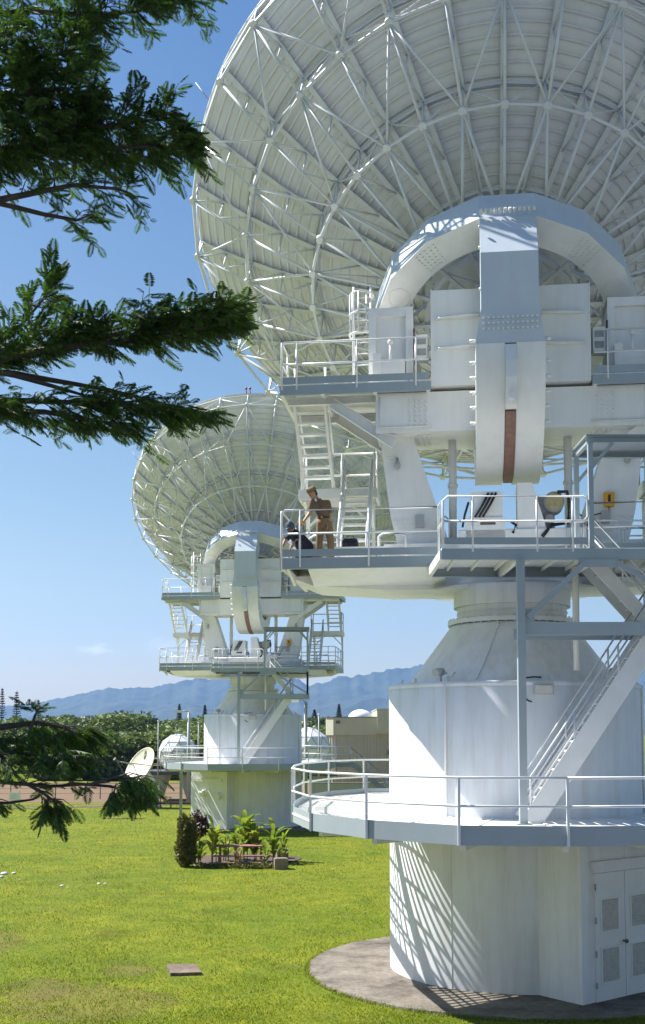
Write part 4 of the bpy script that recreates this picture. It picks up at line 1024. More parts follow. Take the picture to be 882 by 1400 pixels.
# sign
b = onground(20, 1106); t = thing('sign_board', 'small white notice board on two legs at the left edge', 'sign', b)
mb = MB(); mb.box(-.42, .42, -.03, .03, .45, 1.25); mb.build('board', M['signw'], t)
for x in (-.32, .32): mb = MB(); mb.beam((x, .05, 0), (x, .05, 1.35), .07, .07, Vector((0, 1, 0))); mb.build('leg', M['midgrey'], t)
mb = MB()
for k in range(4): mb.box(-.3, .3-.12*(k % 2), -.034, -.03, .62+.14*k, .66+.14*k)
mb.build('faint_lines', plain('faint_ink', (.55, .57, .6), .6, .1), t)
# wire fence across the dry field
t = thing('wire_fence', 'low wire fence with thin posts across the dry field', 'fence', (-20, 98, 0))
mb = MB()
for z in (.5, .95, 1.35): mb.tube([(-34, -1, z), (12.5, 1.2, z)], .014, 4)
mb.build('wire', M['darkgrey'], t)
for k in range(13):
    x = -34+k*3.85; mb = MB(); mb.tube([(x, -1+(x+34)*.047, 0), (x, -1+(x+34)*.047, 1.45)], .045, 6); mb.build('post', M['darkgrey'], t)
for px, py, lab in ((47, 1094, 'dark utility box on a post at the left of the field'), (60, 1093, 'second dark utility box on a post, nearer the pines')):
    pass

# beige building with dome
YB = 112.0; x0 = at(447, 1003, YB).x; zt = at(447, 981, YB).z
t = thing('beige_building', 'beige ribbed-metal building with flat roof behind the near antenna', 'building', (x0, YB, 0))
mb = MB(); X1 = 26.0
pl = [(0, 1.3), (.7, .3), (2.0, 0), (X1, -2.2), (X1, 14), (0, 14)]
mb.prism(pl, 0, zt-1.75, 'z'); mb.build('wall', M['beige'], t)
mb = MB(); q = [(x-.06 if x < 1 else x, y-.12) for x, y in pl]; mb.prism(q, zt-1.75, zt, 'z'); mb.build('parapet', M['beige'], t)
mb = MB(); q = [(x-.12 if x < 1 else x, y-.2) for x, y in pl]; mb.prism(q, zt, zt+.07, 'z'); mb.build('roof_edge', M['darkgrey'], t)
mb = MB(); mb.box(4.95, X1, -.9, 12, zt-1.6, zt+.75); mb.box(4.9, X1, -.95, 12, zt+.75, zt+.85); mb.build('roof_block', M['beige'], t)
mb = MB()
for (ax_, ay), (bx_, by) in zip(pl[:3], pl[1:4]):
    L = math.hypot(bx_-ax_, by-ay); n = int(L/.33)
    for k in range(n): f = (k+.5)/n; x, y = ax_+(bx_-ax_)*f, ay+(by-ay)*f; mb.box(x-.06, x+.06, y-.09, y+.03, .1, zt-1.76)
mb.build('siding_rib', M['beige'], t)
mb = MB(); mb.box(.9, 1.3, -.3, -.1, zt-.6, zt-.3); mb.box(6.0, 6.6, -.85, -.6, 3.6, 4.1); mb.build('wall_vent', M['darkgrey'], t)
mb = MB(); 
for k in range(10): mb.box(-.1+.34*k, .08+.34*k, -1.4, -1.1, .1, 2.1)
mb.build('light_louver', M['tan'], t)
c = at(493, 986, 120)
t = thing('roof_dome', 'white round dome on the roof of the beige building', 'dome', (c.x, c.y, zt))
mb = MB(); rD = at(493, 970, 120).z-zt; prof = [(1.32*math.cos(R(a)), (rD)*math.sin(R(a))) for a in range(0, 91, 9)]; mb.lathe(prof, 40); mb.build('shell', M['dome'], t)
mb = MB(); mb.lathe([(1.36, 0), (1.36, .1), (1.3, .1)], 40); mb.build('rim', M['midgrey'], t)
t = thing('low_wall', 'low grey wall below the access stairs of the far antenna', 'wall', (1.5, 84, 0))
mb = MB(); mb.box(-2.4, 4.5, -.12, .12, 0, 2.0); mb.build('panel', M['midgrey'], t); mb = MB(); mb.box(-2.45, 4.55, -.16, .16, 2.0, 2.08); mb.build('coping', M['grey'], t)

# ------------------------------------------------------------------ the flower bed with its red benches
bc = onground(322, 1180); BX, BY = bc.x, bc.y
mb = MB(); n = 40; pts = []
for i in range(n):
    a = 2*math.pi*i/n; pts.append((BX+.25+2.55*math.cos(a)*(1+.06*math.sin(5*a)), BY+1.2+2.3*math.sin(a)*(1+.05*math.sin(4*a))))
sheet('soil_bed', pts, .028, M['mulch'])
P = np.concatenate([ellipsoid_pts(2600, (0, 0, .7), (.50, .5, .75), .4), ellipsoid_pts(2000, (.05, 0, 1.3), (.44, .44, .8), .4), ellipsoid_pts(900, (-.14, .05, 1.75), (.26, .3, .55), .3), ellipsoid_pts(700, (.22, 0, 1.6), (.22, .3, .6), .3)]); P = P[P[:, 2] > .03]
t = thing('hedge_bush', 'dense upright yellow-brown bush at the left end of the flower bed', 'bush', (onground(252, 1187).x, onground(252, 1187).y+.5, 0))
cards_mesh('foliage', leaf_cards(P, .065, .5, .1), M['hedge'], t); trunk_mesh((0, 0, 0), .8, .05, .03, [(.2, .1, 1.1), (-.2, 0, 1.1)], None, t)
t = thing('dark_red_shrub', 'dark red leafy shrub behind the upright bush', 'shrub', (onground(262, 1187).x, onground(262, 1187).y+1.3, 0))
P = ellipsoid_pts(420, (.1, 0, 1.7), (.5, .4, .65), .3); cards_mesh('foliage', leaf_cards(P, .13, .3, 0), M['cordy'], t); trunk_mesh((0, 0, 0), .9, .03, .02, [(.3, .1, 1.3), (-.3, 0, 1.3)], None, t)
def blade_plant(label, x, y, h, nl, L, W, spread, mat, cat='plant', name='broad_leaf_plant', stems=3):
    t = thing(name, label, cat, (x, y, 0), 0, 'broad-leaved plants of the bed'); mb = MB(); st = MB()
    for k in range(stems):
        a = random.random()*6.28; q = Vector((.22*spread*math.cos(a), .22*spread*math.sin(a), h*(.45+.25*random.random()))); st.tube([(0.1*math.cos(a), .1*math.sin(a), 0), q*.6+Vector((0, 0, .05)), q], .022, 5)
    for k in range(nl):
        a = random.random()*6.28; z0_ = h*(.12+.55*random.random()); el = R(25+50*random.random()); l = L*(.6+.6*random.random()); w = W*(.7+.5*random.random())
        d = Vector((math.cos(a), math.sin(a), 0)); sd = Vector((-d.y, d.x, 0)); p0 = Vector((0, 0, z0_))+d*.12*spread*random.random(); prev = None
        vs = []; fs = []
        for i in range(6):
            s = i/5; e2 = el-s*s*R(70)*random.uniform(.5, 1.0); p0 = p0+(d*math.cos(e2)*spread+Zup*math.sin(e2))*(l/5 if i else 0)
            ww = w*math.sin(math.pi*(.12+.86*s))**.8; vs += [p0-sd*ww+Zup*.25*ww, p0, p0+sd*ww+Zup*.25*ww]
        for i in range(5):
            for j in (0, 1): fs.append((3*i+j, 3*i+j+1, 3*i+j+4, 3*i+j+3))
        mb.add(vs, fs, True)
    st.build('stem', M['dry'], t); mb.build('foliage', mat, t); return t
g = onground
for px, dy, h, nl, L, W, mat, lab in (
    (288, 1.4, 1.75, 22, .75, .085, 'ti', 'tall yellow-green plant right of the dark red shrub'),
    (272, .7, .85, 16, .5, .06, 'ti', 'low pale plant at the foot of the upright bush'),
    (303, 2.2, 1.25, 16, .55, .08, 'ti', 'leafy plant with white flower heads behind the left bench end'),
    (330, 2.4, 1.8, 24, .85, .12, 'ti', 'broadest bright plant behind the middle of the red table'),
    (345, 2.0, 1.6, 18, .7, .12, 'ti', 'bright plant leaning right behind the red table'),
    (316, 2.8, 1.5, 14, .6, .09, 'ti', 'smaller bright plant between the two tall clumps'),
    (372, 1.6, 1.55, 13, .75, .085, 'ti', 'plant with upright sword leaves at the right end of the bed'),
    (385, 2.2, 1.2, 8, .7, .07, 'ti', 'sparse plant with one leaf pointing right, above the grey blocks'),
    (362, .2, 1.0, 9, .45, .06, 'ti', 'thin plant standing in front of the right bench end'),
    (325, .0, .8, 12, .35, .05, 'dry', 'withered brown plant in front of the benches')):
    q = g(px, 1186); blade_plant(lab, q.x, q.y+dy, h*1.32, int(nl*1.5), L*1.2, W*1.25, .8, M[mat])
P = []
for k in range(60):
    q = g(265+random.random()*120, 1188); P.append(ellipsoid_pts(22, (q.x, q.y+random.random()*.5, .10), (.25, .2, .14), .2))
cards_mesh('ground_cover', leaf_cards(np.concatenate(P), .07, .4, 0), M['hedge'], kind='stuff', label='low scrubby leaves along the front of the bed')
def bench(name, label, cat, px, dy, w, zt_, dep, mat=None, legs=True):
    q = g(px, 1186); t = thing(name, label, cat, (q.x, q.y+dy, 0), R(2)); nb_ = 3 if dep > .5 else 2
    mb = MB()
    for k in range(nb_): mb.box(-w/2, w/2, -dep/2+k*dep/nb_, -dep/2+(k+1)*dep/nb_-.02, zt_-.05, zt_)
    mb.build('top' if dep > .5 else 'seat', mat or M['redwood'], t)
    for x in (-w*.38, w*.38):
        mb = MB(); mb.beam((x, -dep*.35, 0), (x, dep*.1, zt_-.05), .09, .06, Vector((0, 1, 0))); mb.beam((x, dep*.35, 0), (x, -dep*.1, zt_-.05), .09, .06, Vector((0, 1, 0))); mb.box(x-.03, x+.03, -dep*.4, dep*.4, zt_-.14, zt_-.05); mb.build('leg', M['wood'], t)
bench('picnic_table', 'weathered red picnic table among the bright plants', 'table', 326, 1.25, 2.35, .82, .75)
bench('bench', 'weathered red bench in front of the picnic table', 'bench', 330, .45, 2.6, .46, .3)
bench('bench', 'low brown plank bench right in front, near the withered plants', 'bench', 322, -.05, 2.2, .22, .25, M['wood'])
for px, py, s, lab in ((386, 1174, .26, 'rear grey concrete block at the right end of the bed'), (384, 1188, .28, 'front grey concrete block at the right end of the bed')):
    q = g(px, py); t = MB(); t.box(-s, s, -s*.9, s*.9, 0, .44); t.box(-s*.8, s*.8, -s*.7, s*.7, .44, .46); o = t.build('concrete_block', M['block'], None, lab, cat='block', group='blocks at the bed end', loc=(q.x, q.y, 0)); o.rotation_euler = (0, 0, R(8))
q = g(420, 1180); t = MB(); t.tube([(-.9, .25, .06), (.1, 0, .05), (1.0, -.2, .03)], .03, 6, .012); t.build('fallen_branch', M['bark'], None, 'thin dry branch lying on the lawn right of the bed', cat='branch', loc=(q.x-.2, q.y, 0))
q = g(170, 1120); t = MB()
for k in range(16): a = -1.2+.15*k; t.tube([(-1.2+.15*k, 0, .04), (-1.2+.15*k+.3, .5*(1 if k % 2 else -1), .03)], .012, 4)
t.tube([(-1.3, 0, .05), (1.2, .05, .03)], .03, 5); t.build('palm_frond', M['dry'], None, 'dry fallen palm frond on the far lawn', cat='frond', loc=(q.x, q.y, 0))
# slab in the lawn
cs = [(-3.80, 27.95), (-3.09, 27.97), (-2.85, 27.0), (-3.58, 26.9)]
mb = MB(); nq = 14; rim_ = []
for i in range(4):
    p, q = Vector((*cs[i], 0)), Vector((*cs[(i+1) % 4], 0))
    for k in range(nq): r_ = p.lerp(q, k/nq); rim_.append((r_.x+random.uniform(-.012, .012), r_.y+random.uniform(-.012, .012)))
cxs, cys = -3.33, 27.45
mb.prism([(x-cxs, y-cys) for x, y in rim_[::-1]], -.03, .075, 'z'); mb.build('concrete_slab', M['slab'], None, 'square weathered concrete slab lying in the near lawn', cat='slab', loc=(cxs, cys, 0))
mb = MB(); mb.box(-.9, .1, -.1, .1, 0, .02)
# white stones
labs = ['largest white stone at the very left edge', 'white stone next to the largest stone by the left edge', 'small white stone in front of the pair by the left edge', 'white stone of the middle pair on the lawn', 'smaller white stone of the middle pair on the lawn', 'grey-white stone of the right pair on the lawn', 'rightmost small white stone on the lawn', 'flat grey stone at the left edge, below the others']
for k, (px, py, r) in enumerate(((6, 1196, .16), (19, 1195, .11), (27, 1203, .05), (85, 1212, .09), (93, 1214, .06), (135, 1209, .08), (144, 1209, .07), (2, 1200, .11))):
    q = g(px, py); me = MB(); r *= .75; me.ball((0, 0, r*.35), r, 9, 7, (1.25, 1, .6)); o = me.build('stone', M['stone'], None, labs[k], cat='stone', group='white stones on the lawn', loc=(q.x, q.y, 0))
    for vv in o.data.vertices: vv.co *= 1+random.uniform(-.12, .12)
    o.rotation_euler = (0, 0, k*1.1)

# ------------------------------------------------------------------ the rain tree overhead
TX, TY = -11.0, 14.5
t = thing('rain_tree', 'dark spreading tree with feathery leaves reaching in from the left', 'tree', (TX, TY, 0))
off = Vector((TX, TY, 0))
mbk = MB(); mbk.tube([Vector((0, 0, 0)), Vector((.2, -.1, 1.5)), Vector((.1, -.2, 3.4)), Vector((.5, -.6, 5.2))], .62, 14, .42)
mbk.build('trunk', M['bark'], t)
fork = Vector((.5, -.6, 5.0))+off
# one frond: a curved leaf stalk with rows of thin leaflets
def fronds(pos, dirs, length, dens=13):
    n = len(pos); d = dirs/np.linalg.norm(dirs, axis=1)[:, None]
    up = np.tile([0., 0., 1.], (n, 1))+RNG.normal(size=(n, 3))*.45; s = np.cross(d, up); s /= np.linalg.norm(s, axis=1)[:, None]+1e-9; u = np.cross(s, d)
    L = length*(.65+.7*RNG.random(n)); out = []
    for k in range(dens):
        f = (k+1.5)/(dens+1); drop = -.35*f*f
        base = pos+d*(L*f)[:, None]+u*(L*drop*.6)[:, None]
        ll = L*(.34*math.sin(math.pi*(.18+.72*f)))
        for sg in (-1, 1):
            dd = s*sg*.9+d*.55-u*(.15+.35*RNG.random(n))[:, None]; dd /= np.linalg.norm(dd, axis=1)[:, None]
            wv = (d*.8-dd*.2); wv /= np.linalg.norm(wv, axis=1)[:, None]; w = (L*.042)[:, None]
            tip = base+dd*ll[:, None]; mid = base+dd*(ll*.5)[:, None]
            out.append(np.stack([base, mid-wv*w, tip-u*(ll*.12)[:, None], mid+wv*w], 1))
    e = pos+d*L[:, None]-u*(L*.2)[:, None]; w = s*(L*.009)[:, None]
    out.append(np.stack([pos-w, pos+w, e+w*.5, e-w*.5], 1))
    return np.concatenate(out)
POS = []; DIR = []; LEN = []
limbs = MB()
def branch(path, dist, up, dn, n, length_, jit=.45, hang=.15, r0=.045, bare=0.0):
    # path: (px, py) along a real branch at the given distance from the viewer; twigs leave it and carry the fronds
    path = [(px-(10 if px > 150 else 0), py+3) for px, py in path]
    P3 = [at(px, py, dist+(k*.35 if k else 0)) for k, (px, py) in enumerate(path)]
    lp = [p-off for p in P3]; limbs.tube(lp, r0, 6, .010)
    seg = [(P3[i+1]-P3[i]).length for i in range(len(P3)-1)]; tot = sum(seg); sc = dist/F_PX
    def on(s):
        q = s*tot; i = 0
        while i < len(seg)-1 and q > seg[i]: q -= seg[i]; i += 1
        return P3[i].lerp(P3[i+1], min(1, q/seg[i])), (P3[i+1]-P3[i]).normalized()
    for k in range(max(3, int(n*DENS))):
        s = bare+(1-bare)*random.random()**.9; p, dv = on(s); taper = 1-.5*max(0, s-.6)/.4
        vert = random.uniform(-max(3, dn-15), max(3, up-15))*taper*sc; L = random.uniform(.25, .5)
        e = p+dv*L*random.uniform(.5, 1)+Vector((0, random.gauss(0, jit), vert)); md = p.lerp(e, .5)+Vector((0, 0, .04))
        limbs.tube([p-off, md-off, e-off], .009, 4, .003, cap=False)
        td = (e-p).normalized()
        for m in range(5):
            f = .35+.65*m/4; q = p.lerp(e, f); sd = Vector((-td.y, td.x, 0))*(1 if m % 2 else -1)
            POS.append(q); LEN.append(length_*(.78 if m < 4 else .9))
            DIR.append(td*(.8 if m < 4 else 1.4)+sd*random.uniform(.2, .9)+Vector((random.gauss(0, .25), random.gauss(0, .25), random.gauss(0, .25)-hang)))
DENS = .33
#            path, distance, up px, down px, count, length
branch([(-60, 20), (40, 12), (130, 18), (200, 12), (245, -12)], 13.0, 30, 34, 200, .28)
branch([(-60, -30), (60, -30), (200, -25), (280, -20)], 13.4, 30, 24, 150, .28)
branch([(-70, 60), (20, 70), (70, 75), (110, 60)], 12.6, 45, 45, 230, .28)
branch([(-70, 130), (10, 130), (70, 120), (120, 135)], 12.6, 50, 50, 300, .28)
branch([(-80, 205), (30, 198), (110, 175), (180, 165), (235, 160), (262, 178)], 13.0, 46, 45, 430, .28)
branch([(-60, 205), (60, 205), (150, 200), (225, 195), (268, 200)], 13.4, 30, 40, 300, .28)
branch([(-60, 282), (40, 262), (100, 250), (170, 255), (190, 262)], 12.8, 18, 22, 60, .24, bare=.3)
branch([(-80, 262), (-20, 270), (60, 290), (105, 298), (125, 290)], 13.0, 14, 16, 26, .24, bare=.6)
branch([(-80, 520), (10, 485), (80, 470), (150, 465), (230, 455), (290, 445), (325, 440)], 13.0, 46, 16, 520, .28, r0=.06, bare=.08)
branch([(-80, 500), (-20, 470), (30, 440), (60, 405), (75, 385)], 12.7, 18, 30, 60, .28, bare=.5, r0=.03)
branch([(-70, 497), (40, 484), (140, 458), (220, 440), (290, 430), (328, 425)], 13.3, 22, 36, 230, .28, bare=.5)
branch([(-80, 490), (20, 510), (90, 530), (140, 545)], 12.8, 10, 8, 10, .24, r0=.045, bare=.7)
branch([(-60, 545), (40, 545), (120, 548), (200, 552), (270, 562)], 12.8, 30, 34, 270, .26)
branch([(-40, 560), (60, 560), (130, 572), (180, 578)], 13.1, 20, 24, 120, .26)
branch([(-70, 500), (20, 508), (90, 520), (150, 530), (230, 548), (280, 560)], 13.2, 16, 16, 70, .24, bare=.45)
# the low branches in front of the far lawn
branch([(-60, 1000), (10, 990), (50, 985), (90, 992), (118, 1012)], 11.5, 20, 36, 64, .25, hang=.6)
branch([(-60, 1030), (0, 1035), (50, 1042), (100, 1040)], 11.3, 40, 22, 84, .25, hang=.6)
branch([(-40, 1010), (20, 1010), (60, 1005), (110, 1000)], 11.8, 26, 28, 60, .25, hang=.6)
branch([(-60, 1058), (20, 1068), (70, 1072), (110, 1070), (150, 1066)], 11.4, 6, 8, 8, .22, hang=.4, r0=.03, bare=.3)
branch([(30, 1065), (60, 1082), (78, 1095)], 11.4, 14, 26, 34, .22, hang=.9, r0=.02, bare=.2)
branch([(-60, 1092), (10, 1095), (45, 1090), (70, 1075)], 11.6, 3, 3, 3, .2, hang=.4, r0=.02)
branch([(95, 1068), (150, 1072), (175, 1075), (200, 1078)], 11.6, 24, 34, 70, .24, hang=.7, r0=.02, bare=.45)
branch([(120, 1070), (165, 1060), (195, 1062)], 11.4, 14, 30, 40, .24, hang=.7, r0=.015, bare=.4)
branch([(40, 1000), (48, 975), (52, 968)], 11.6, 6, 6, 12, .2, hang=-.2, r0=.02, bare=.5)
# main limbs out of view that carry those branches and the rest of the crown
for tgt, r in ((at(-80, 60, 13), .2), (at(-80, 205, 13), .22), (at(-80, 520, 13), .2), (at(-80, 545, 12.8), .15), (at(-60, 1010, 11.5), .12), (at(-60, 1058, 11.4), .07), (Vector((TX-6, TY+3, 11)), .3), (Vector((TX-2, TY+7, 11.5)), .3), (Vector((TX+2, TY-6, 11)), .25)):
    m = fork.lerp(tgt, .5)+Vector((0, 0, .6 if tgt.z > 6 else -.3)); limbs.tube([fork-off, m-off, tgt-off], .3, 8, r*.5)
limbs.build('limb', M['bark'], t)
pos = np.array([tuple(p-off) for p in POS]); dr_ = np.array([tuple(d) for d in DIR]); ln = np.array(LEN)
cards_mesh('foliage', fronds(pos, dr_, ln), M['leaf'], t)
# the wide crown above and to the left of the view
c = []
for k in range(26):
    a = random.random()*6.28; q = random.random()**.5*8.5; x, y = q*math.cos(a)*1.0-1.0, q*math.sin(a)*.9+1.5
    if TX+x > -.27*(TY+y)-4.6 or TY+y > 21.5: continue
    c.append(ellipsoid_pts(240, (x, y, 12.2-.035*q*q+random.random()), (2.2, 2.2, .8), .3))
c.append(ellipsoid_pts(200, (-15.6-TX, 24.6-TY, 11.8), (1.6, .8, .6), .3))
cc = np.concatenate(c); cards_mesh('crown', leaf_cards(cc, .26, .45, .3), M['leaf'], t)
# ------------------------------------------------------------------ people
def capsule(mb, pts, rads, n=12, sq=1.0):
    # a chain of overlapping tapered pieces, fused afterwards into one skin
    pts = [Vector(p) for p in pts]
    for i, p in enumerate(pts): mb.ball(p, rads[i], n, 8)
    for i in range(len(pts)-1):
        p, q = pts[i], pts[i+1]
        if (q-p).length < 1e-4: continue
        d = (q-p).normalized(); a = d.cross(Vector((.3, .9, .2))).normalized(); b = a.cross(d); vs = []; fs = []
        for c_, r in ((p, rads[i]), (q, rads[i+1])):
            for k in range(n): t = 2*math.pi*k/n; vs.append(c_+(a*math.cos(t)+b*math.sin(t))*r)
        for k in range(n): fs.append((k, (k+1) % n, n+(k+1) % n, n+k))
        fs += [tuple(range(n))[::-1], tuple(range(n, 2*n))]
        mb.add(vs, fs, True)
def fused(mb, name, mat, parent, vox=.012, smooth=3, label=None):
    o = mb.build(name, mat, parent, label)
    m = o.modifiers.new('fuse', 'REMESH'); m.mode = 'VOXEL'; m.voxel_size = vox; m.use_smooth_shade = True
    s = o.modifiers.new('even', 'SMOOTH'); s.iterations = smooth; s.factor = .5
    return o
def flat2(mb, c, rx, ry, rz, n=14, m=10): mb.ball(c, 1, n, m, (rx, ry, rz))
def hand(mb, w, d, palm, curl, side, s=1.0):
    # wrist point, direction of the fingers, palm normal; five separate fingers
    w = Vector(w); d = Vector(d).normalized(); pn = Vector(palm); pn = (pn-d*pn.dot(d)).normalized(); sd = d.cross(pn).normalized()*side
    c = w+d*.055*s
    for k in (-1, 0, 1): capsule(mb, [w, c+sd*.022*k*s+d*.025*s], [.021*s, .017*s], 8)
    for k, ln in enumerate((.072, .082, .076, .058)):
        b = c+sd*(.030-.020*k)*s+d*.035*s; p = b; ang = 0; P = [b]
        for j, f in enumerate((.45, .32, .23)):
            ang += curl; e = d*math.cos(ang)+pn*math.sin(ang); p = p+e*ln*f*s; P.append(p)
        capsule(mb, P, [.0095*s, .009*s, .0082*s, .007*s], 8)
    b = w+d*.028*s+sd*.026*s; e1 = (d*.6+sd*.7+pn*.3).normalized(); e2 = (d*.85+sd*.15+pn*.4).normalized()
    capsule(mb, [b, b+e1*.035*s, b+e1*.035*s+e2*.032*s], [.013*s, .0115*s, .009*s], 8)
def head(mb, c, f, r=.098):
    # face looking along f (horizontal-ish), chin down; returns eye spots
    c = Vector(c); f = Vector(f).normalized(); sd = f.cross(Zup).normalized(); u = sd.cross(f)
    capsule(mb, [c+u*.03-f*.012, c-u*.045+f*.02], [r*.93, r*.70], 16); capsule(mb, [c-u*.085+f*.048], [.042], 10)
    capsule(mb, [c+u*.012+f*.088, c-u*.022+f*.105], [.010, .016], 8)                     # nose
    capsule(mb, [c-u*.055-sd*.018+f*.082, c-u*.055+sd*.018+f*.082], [.010, .010], 8)         # lips
    capsule(mb, [c+u*.035-sd*.045+f*.07, c+u*.035+sd*.045+f*.07], [.016, .016], 8)           # brow
    for k in (-1, 1): capsule(mb, [c+sd*k*.088+u*.02-f*.012, c+sd*k*.088-u*.022-f*.006], [.016, .012], 8)   # ears
    return [c+sd*k*.034+u*.012+f*.084 for k in (-1, 1)]

def place(px, yp, z):      # a spot on the lower left platform of the near antenna
    p0 = at(px, 745, T1[1]+yp); return p0
th_m = Matrix.Rotation(TH, 4, 'Z')
pl = th_m @ Vector((-4.43, -1.72, 9.81)); base1 = Vector((T1[0]+pl.x, T1[1]+pl.y, 9.81))
t = thing('person', 'man standing in khaki uniform and cap, holding out a yellow meter, looking down', 'person', base1, 0, None)
HIP = Vector((-.05, 0, .92)); SH = Vector((-.17, -.02, 1.40)); NK = Vector((-.22, -.03, 1.47)); HD = Vector((-.325, -.07, 1.585))
bd = MB()
capsule(bd, [(-.14, .02, .95), (-.17, .03, .5), (-.19, .05, .10)], [.09, .062, .042]); capsule(bd, [(.05, -.03, .95), (.10, -.04, .5), (.13, -.02, .10)], [.09, .062, .042])
for x, y in ((-.20, .03), (.12, -.04)): capsule(bd, [(x, y, .06), (x-.13, y-.05, .04)], [.045, .038])
capsule(bd, [HIP, (-.1, -.01, 1.15), (-.16, -.02, 1.33)], [.13, .125, .13]); capsule(bd, [(-.34, -.06, 1.39), (.0, .02, 1.40)], [.06, .06]); capsule(bd, [SH, NK, HD], [.07, .055, .05])
fdir = Vector((-.80, -.34, -.50)); eyes = head(bd, HD, fdir)
capsule(bd, [(-.36, -.10, 1.38), (-.395, -.18, 1.10), (-.53, -.26, .90)], [.055, .043, .030]); hand(bd, (-.535, -.263, .895), (-.55, -.25, -.70), (.5, -.6, -.2), .5, 1)
capsule(bd, [(.035, .02, 1.38), (.085, .02, 1.08), (.03, -.10, .84)], [.055, .043, .030]); hand(bd, (.028, -.104, .835), (-.1, -.15, -1), (-.9, -.3, 0), .28, -1)
body = fused(bd, 'body', M['skin'], t, .008, 2)
sh = MB()
capsule(sh, [(-.06, 0, 1.0), (-.10, -.01, 1.15), (-.165, -.02, 1.32)], [.142, .140, .146], 16); capsule(sh, [(-.345, -.07, 1.385), (.02, .02, 1.395)], [.082, .082], 14)
capsule(sh, [(-.27, -.06, 1.30), (-.05, .02, 1.30)], [.125, .125], 14)
capsule(sh, [(-.35, -.09, 1.385), (-.385, -.15, 1.20)], [.078, .076], 14); capsule(sh, [(.03, .02, 1.385), (.068, .02, 1.19)], [.078, .076], 14)
capsule(sh, [(-.27, -.08, 1.455), (-.15, .01, 1.46)], [.045, .045], 10)
so = fused(sh, 'shirt', M['khaki'], t, .011, 3)
pk = MB()
for dx in (-.23, -.06): pk.add([(dx-.05, -.175, 1.33), (dx+.05, -.165, 1.33), (dx+.05, -.17, 1.22), (dx-.05, -.18, 1.22), (dx-.05, -.15, 1.33), (dx+.05, -.14, 1.33), (dx+.05, -.14, 1.22), (dx-.05, -.15, 1.22)], [(0, 1, 2, 3), (0, 4, 5, 1), (1, 5, 6, 2), (2, 6, 7, 3), (3, 7, 4, 0)])
pk.build('pocket', M['khaki'], so)
ud = MB(); capsule(ud, [(-.265, -.115, 1.45), (-.245, -.135, 1.41)], [.030, .022], 8); ud.build('undershirt', plain('white_cotton', (.7, .72, .75), .8, .05), t)
tr = MB()
capsule(tr, [(-.055, 0, .98), (-.055, 0, .90)], [.143, .148], 16)
capsule(tr, [(-.13, .01, .90), (-.165, .03, .50), (-.185, .045, .07)], [.112, .088, .072], 14); capsule(tr, [(.035, -.02, .90), (.095, -.035, .50), (.125, -.025, .07)], [.112, .088, .072], 14)
fused(tr, 'trousers', M['khaki2'], t, .011, 3)
be = MB(); be.lathe([(.146, 1.0), (.152, 1.0), (.152, 1.035), (.146, 1.035)], 24, c=(-.062, 0)); be.build('belt', M['black'], t)
be = MB(); be.box(-.135, -.085, -.156, -.146, 1.0, 1.037); be.build('buckle', M['yellow'], t)
cp = MB(); f = Vector((fdir.x, fdir.y, fdir.z)).normalized(); sd = f.cross(Zup).normalized(); u = sd.cross(f)
c0 = HD+u*.065-f*.01; vs = []
for zz, lx, ly in ((-.02, .118, .088), (.055, .130, .072), (.115, .118, .016)):
    for k in range(16): a = 2*math.pi*k/16; vs.append(c0+u*zz+f*(lx*math.cos(a))+sd*(ly*math.sin(a)))
cp.add(vs, [(i*16+k, i*16+(k+1) % 16, (i+1)*16+(k+1) % 16, (i+1)*16+k) for i in (0, 1) for k in range(16)]+[tuple(range(32, 48)), tuple(range(16))[::-1]], True)
co_ = cp.build('cap', M['khaki2'], t)
cb_ = MB(); cb_.ball(c0+u*.045+f*.098+sd*.045, .016); cb_.build('badge', M['yellow'], co_)
hr = MB(); capsule(hr, [HD+u*.03-f*.03, HD-u*.02-f*.05], [.090, .068], 14); hr.build('hair', M['hairm'], t)
for e in eyes:
    q = MB(); q.ball(e, .011, 8, 6); q.build('eye', M['eye'], t)
for x, y in ((-.20, .04), (.12, -.03)):
    q = MB(); capsule(q, [(x+.03, y+.01, .045), (x-.07, y-.03, .045), (x-.15, y-.06, .036)], [.05, .048, .036], 12); fused(q, 'shoe', M['shoe'], t, .010, 2)
ml = MB(); mo_ = Vector((base1.x, base1.y, base1.z))
t2 = thing('meter', 'yellow hand-held meter in the hand of the khaki-clad man', 'meter', base1+Vector((-.60, -.30, .84)))
ml = MB(); ml.beam((-.085, -.01, .035), (.085, .01, -.035), .075, .045); ml.build('case', M['yellow'], t2); ml = MB(); ml.beam((-.06, -.04, .045), (0, -.034, .02), .05, .01); ml.build('screen', M['darkgrey'], t2)
ml = MB(); ml.tube([(.06, 0, -.03), (.05, -.01, -.12), (.08, .0, -.2), (.03, .01, -.3)], .008, 5); ml.build('lead', M['cable'], t2)

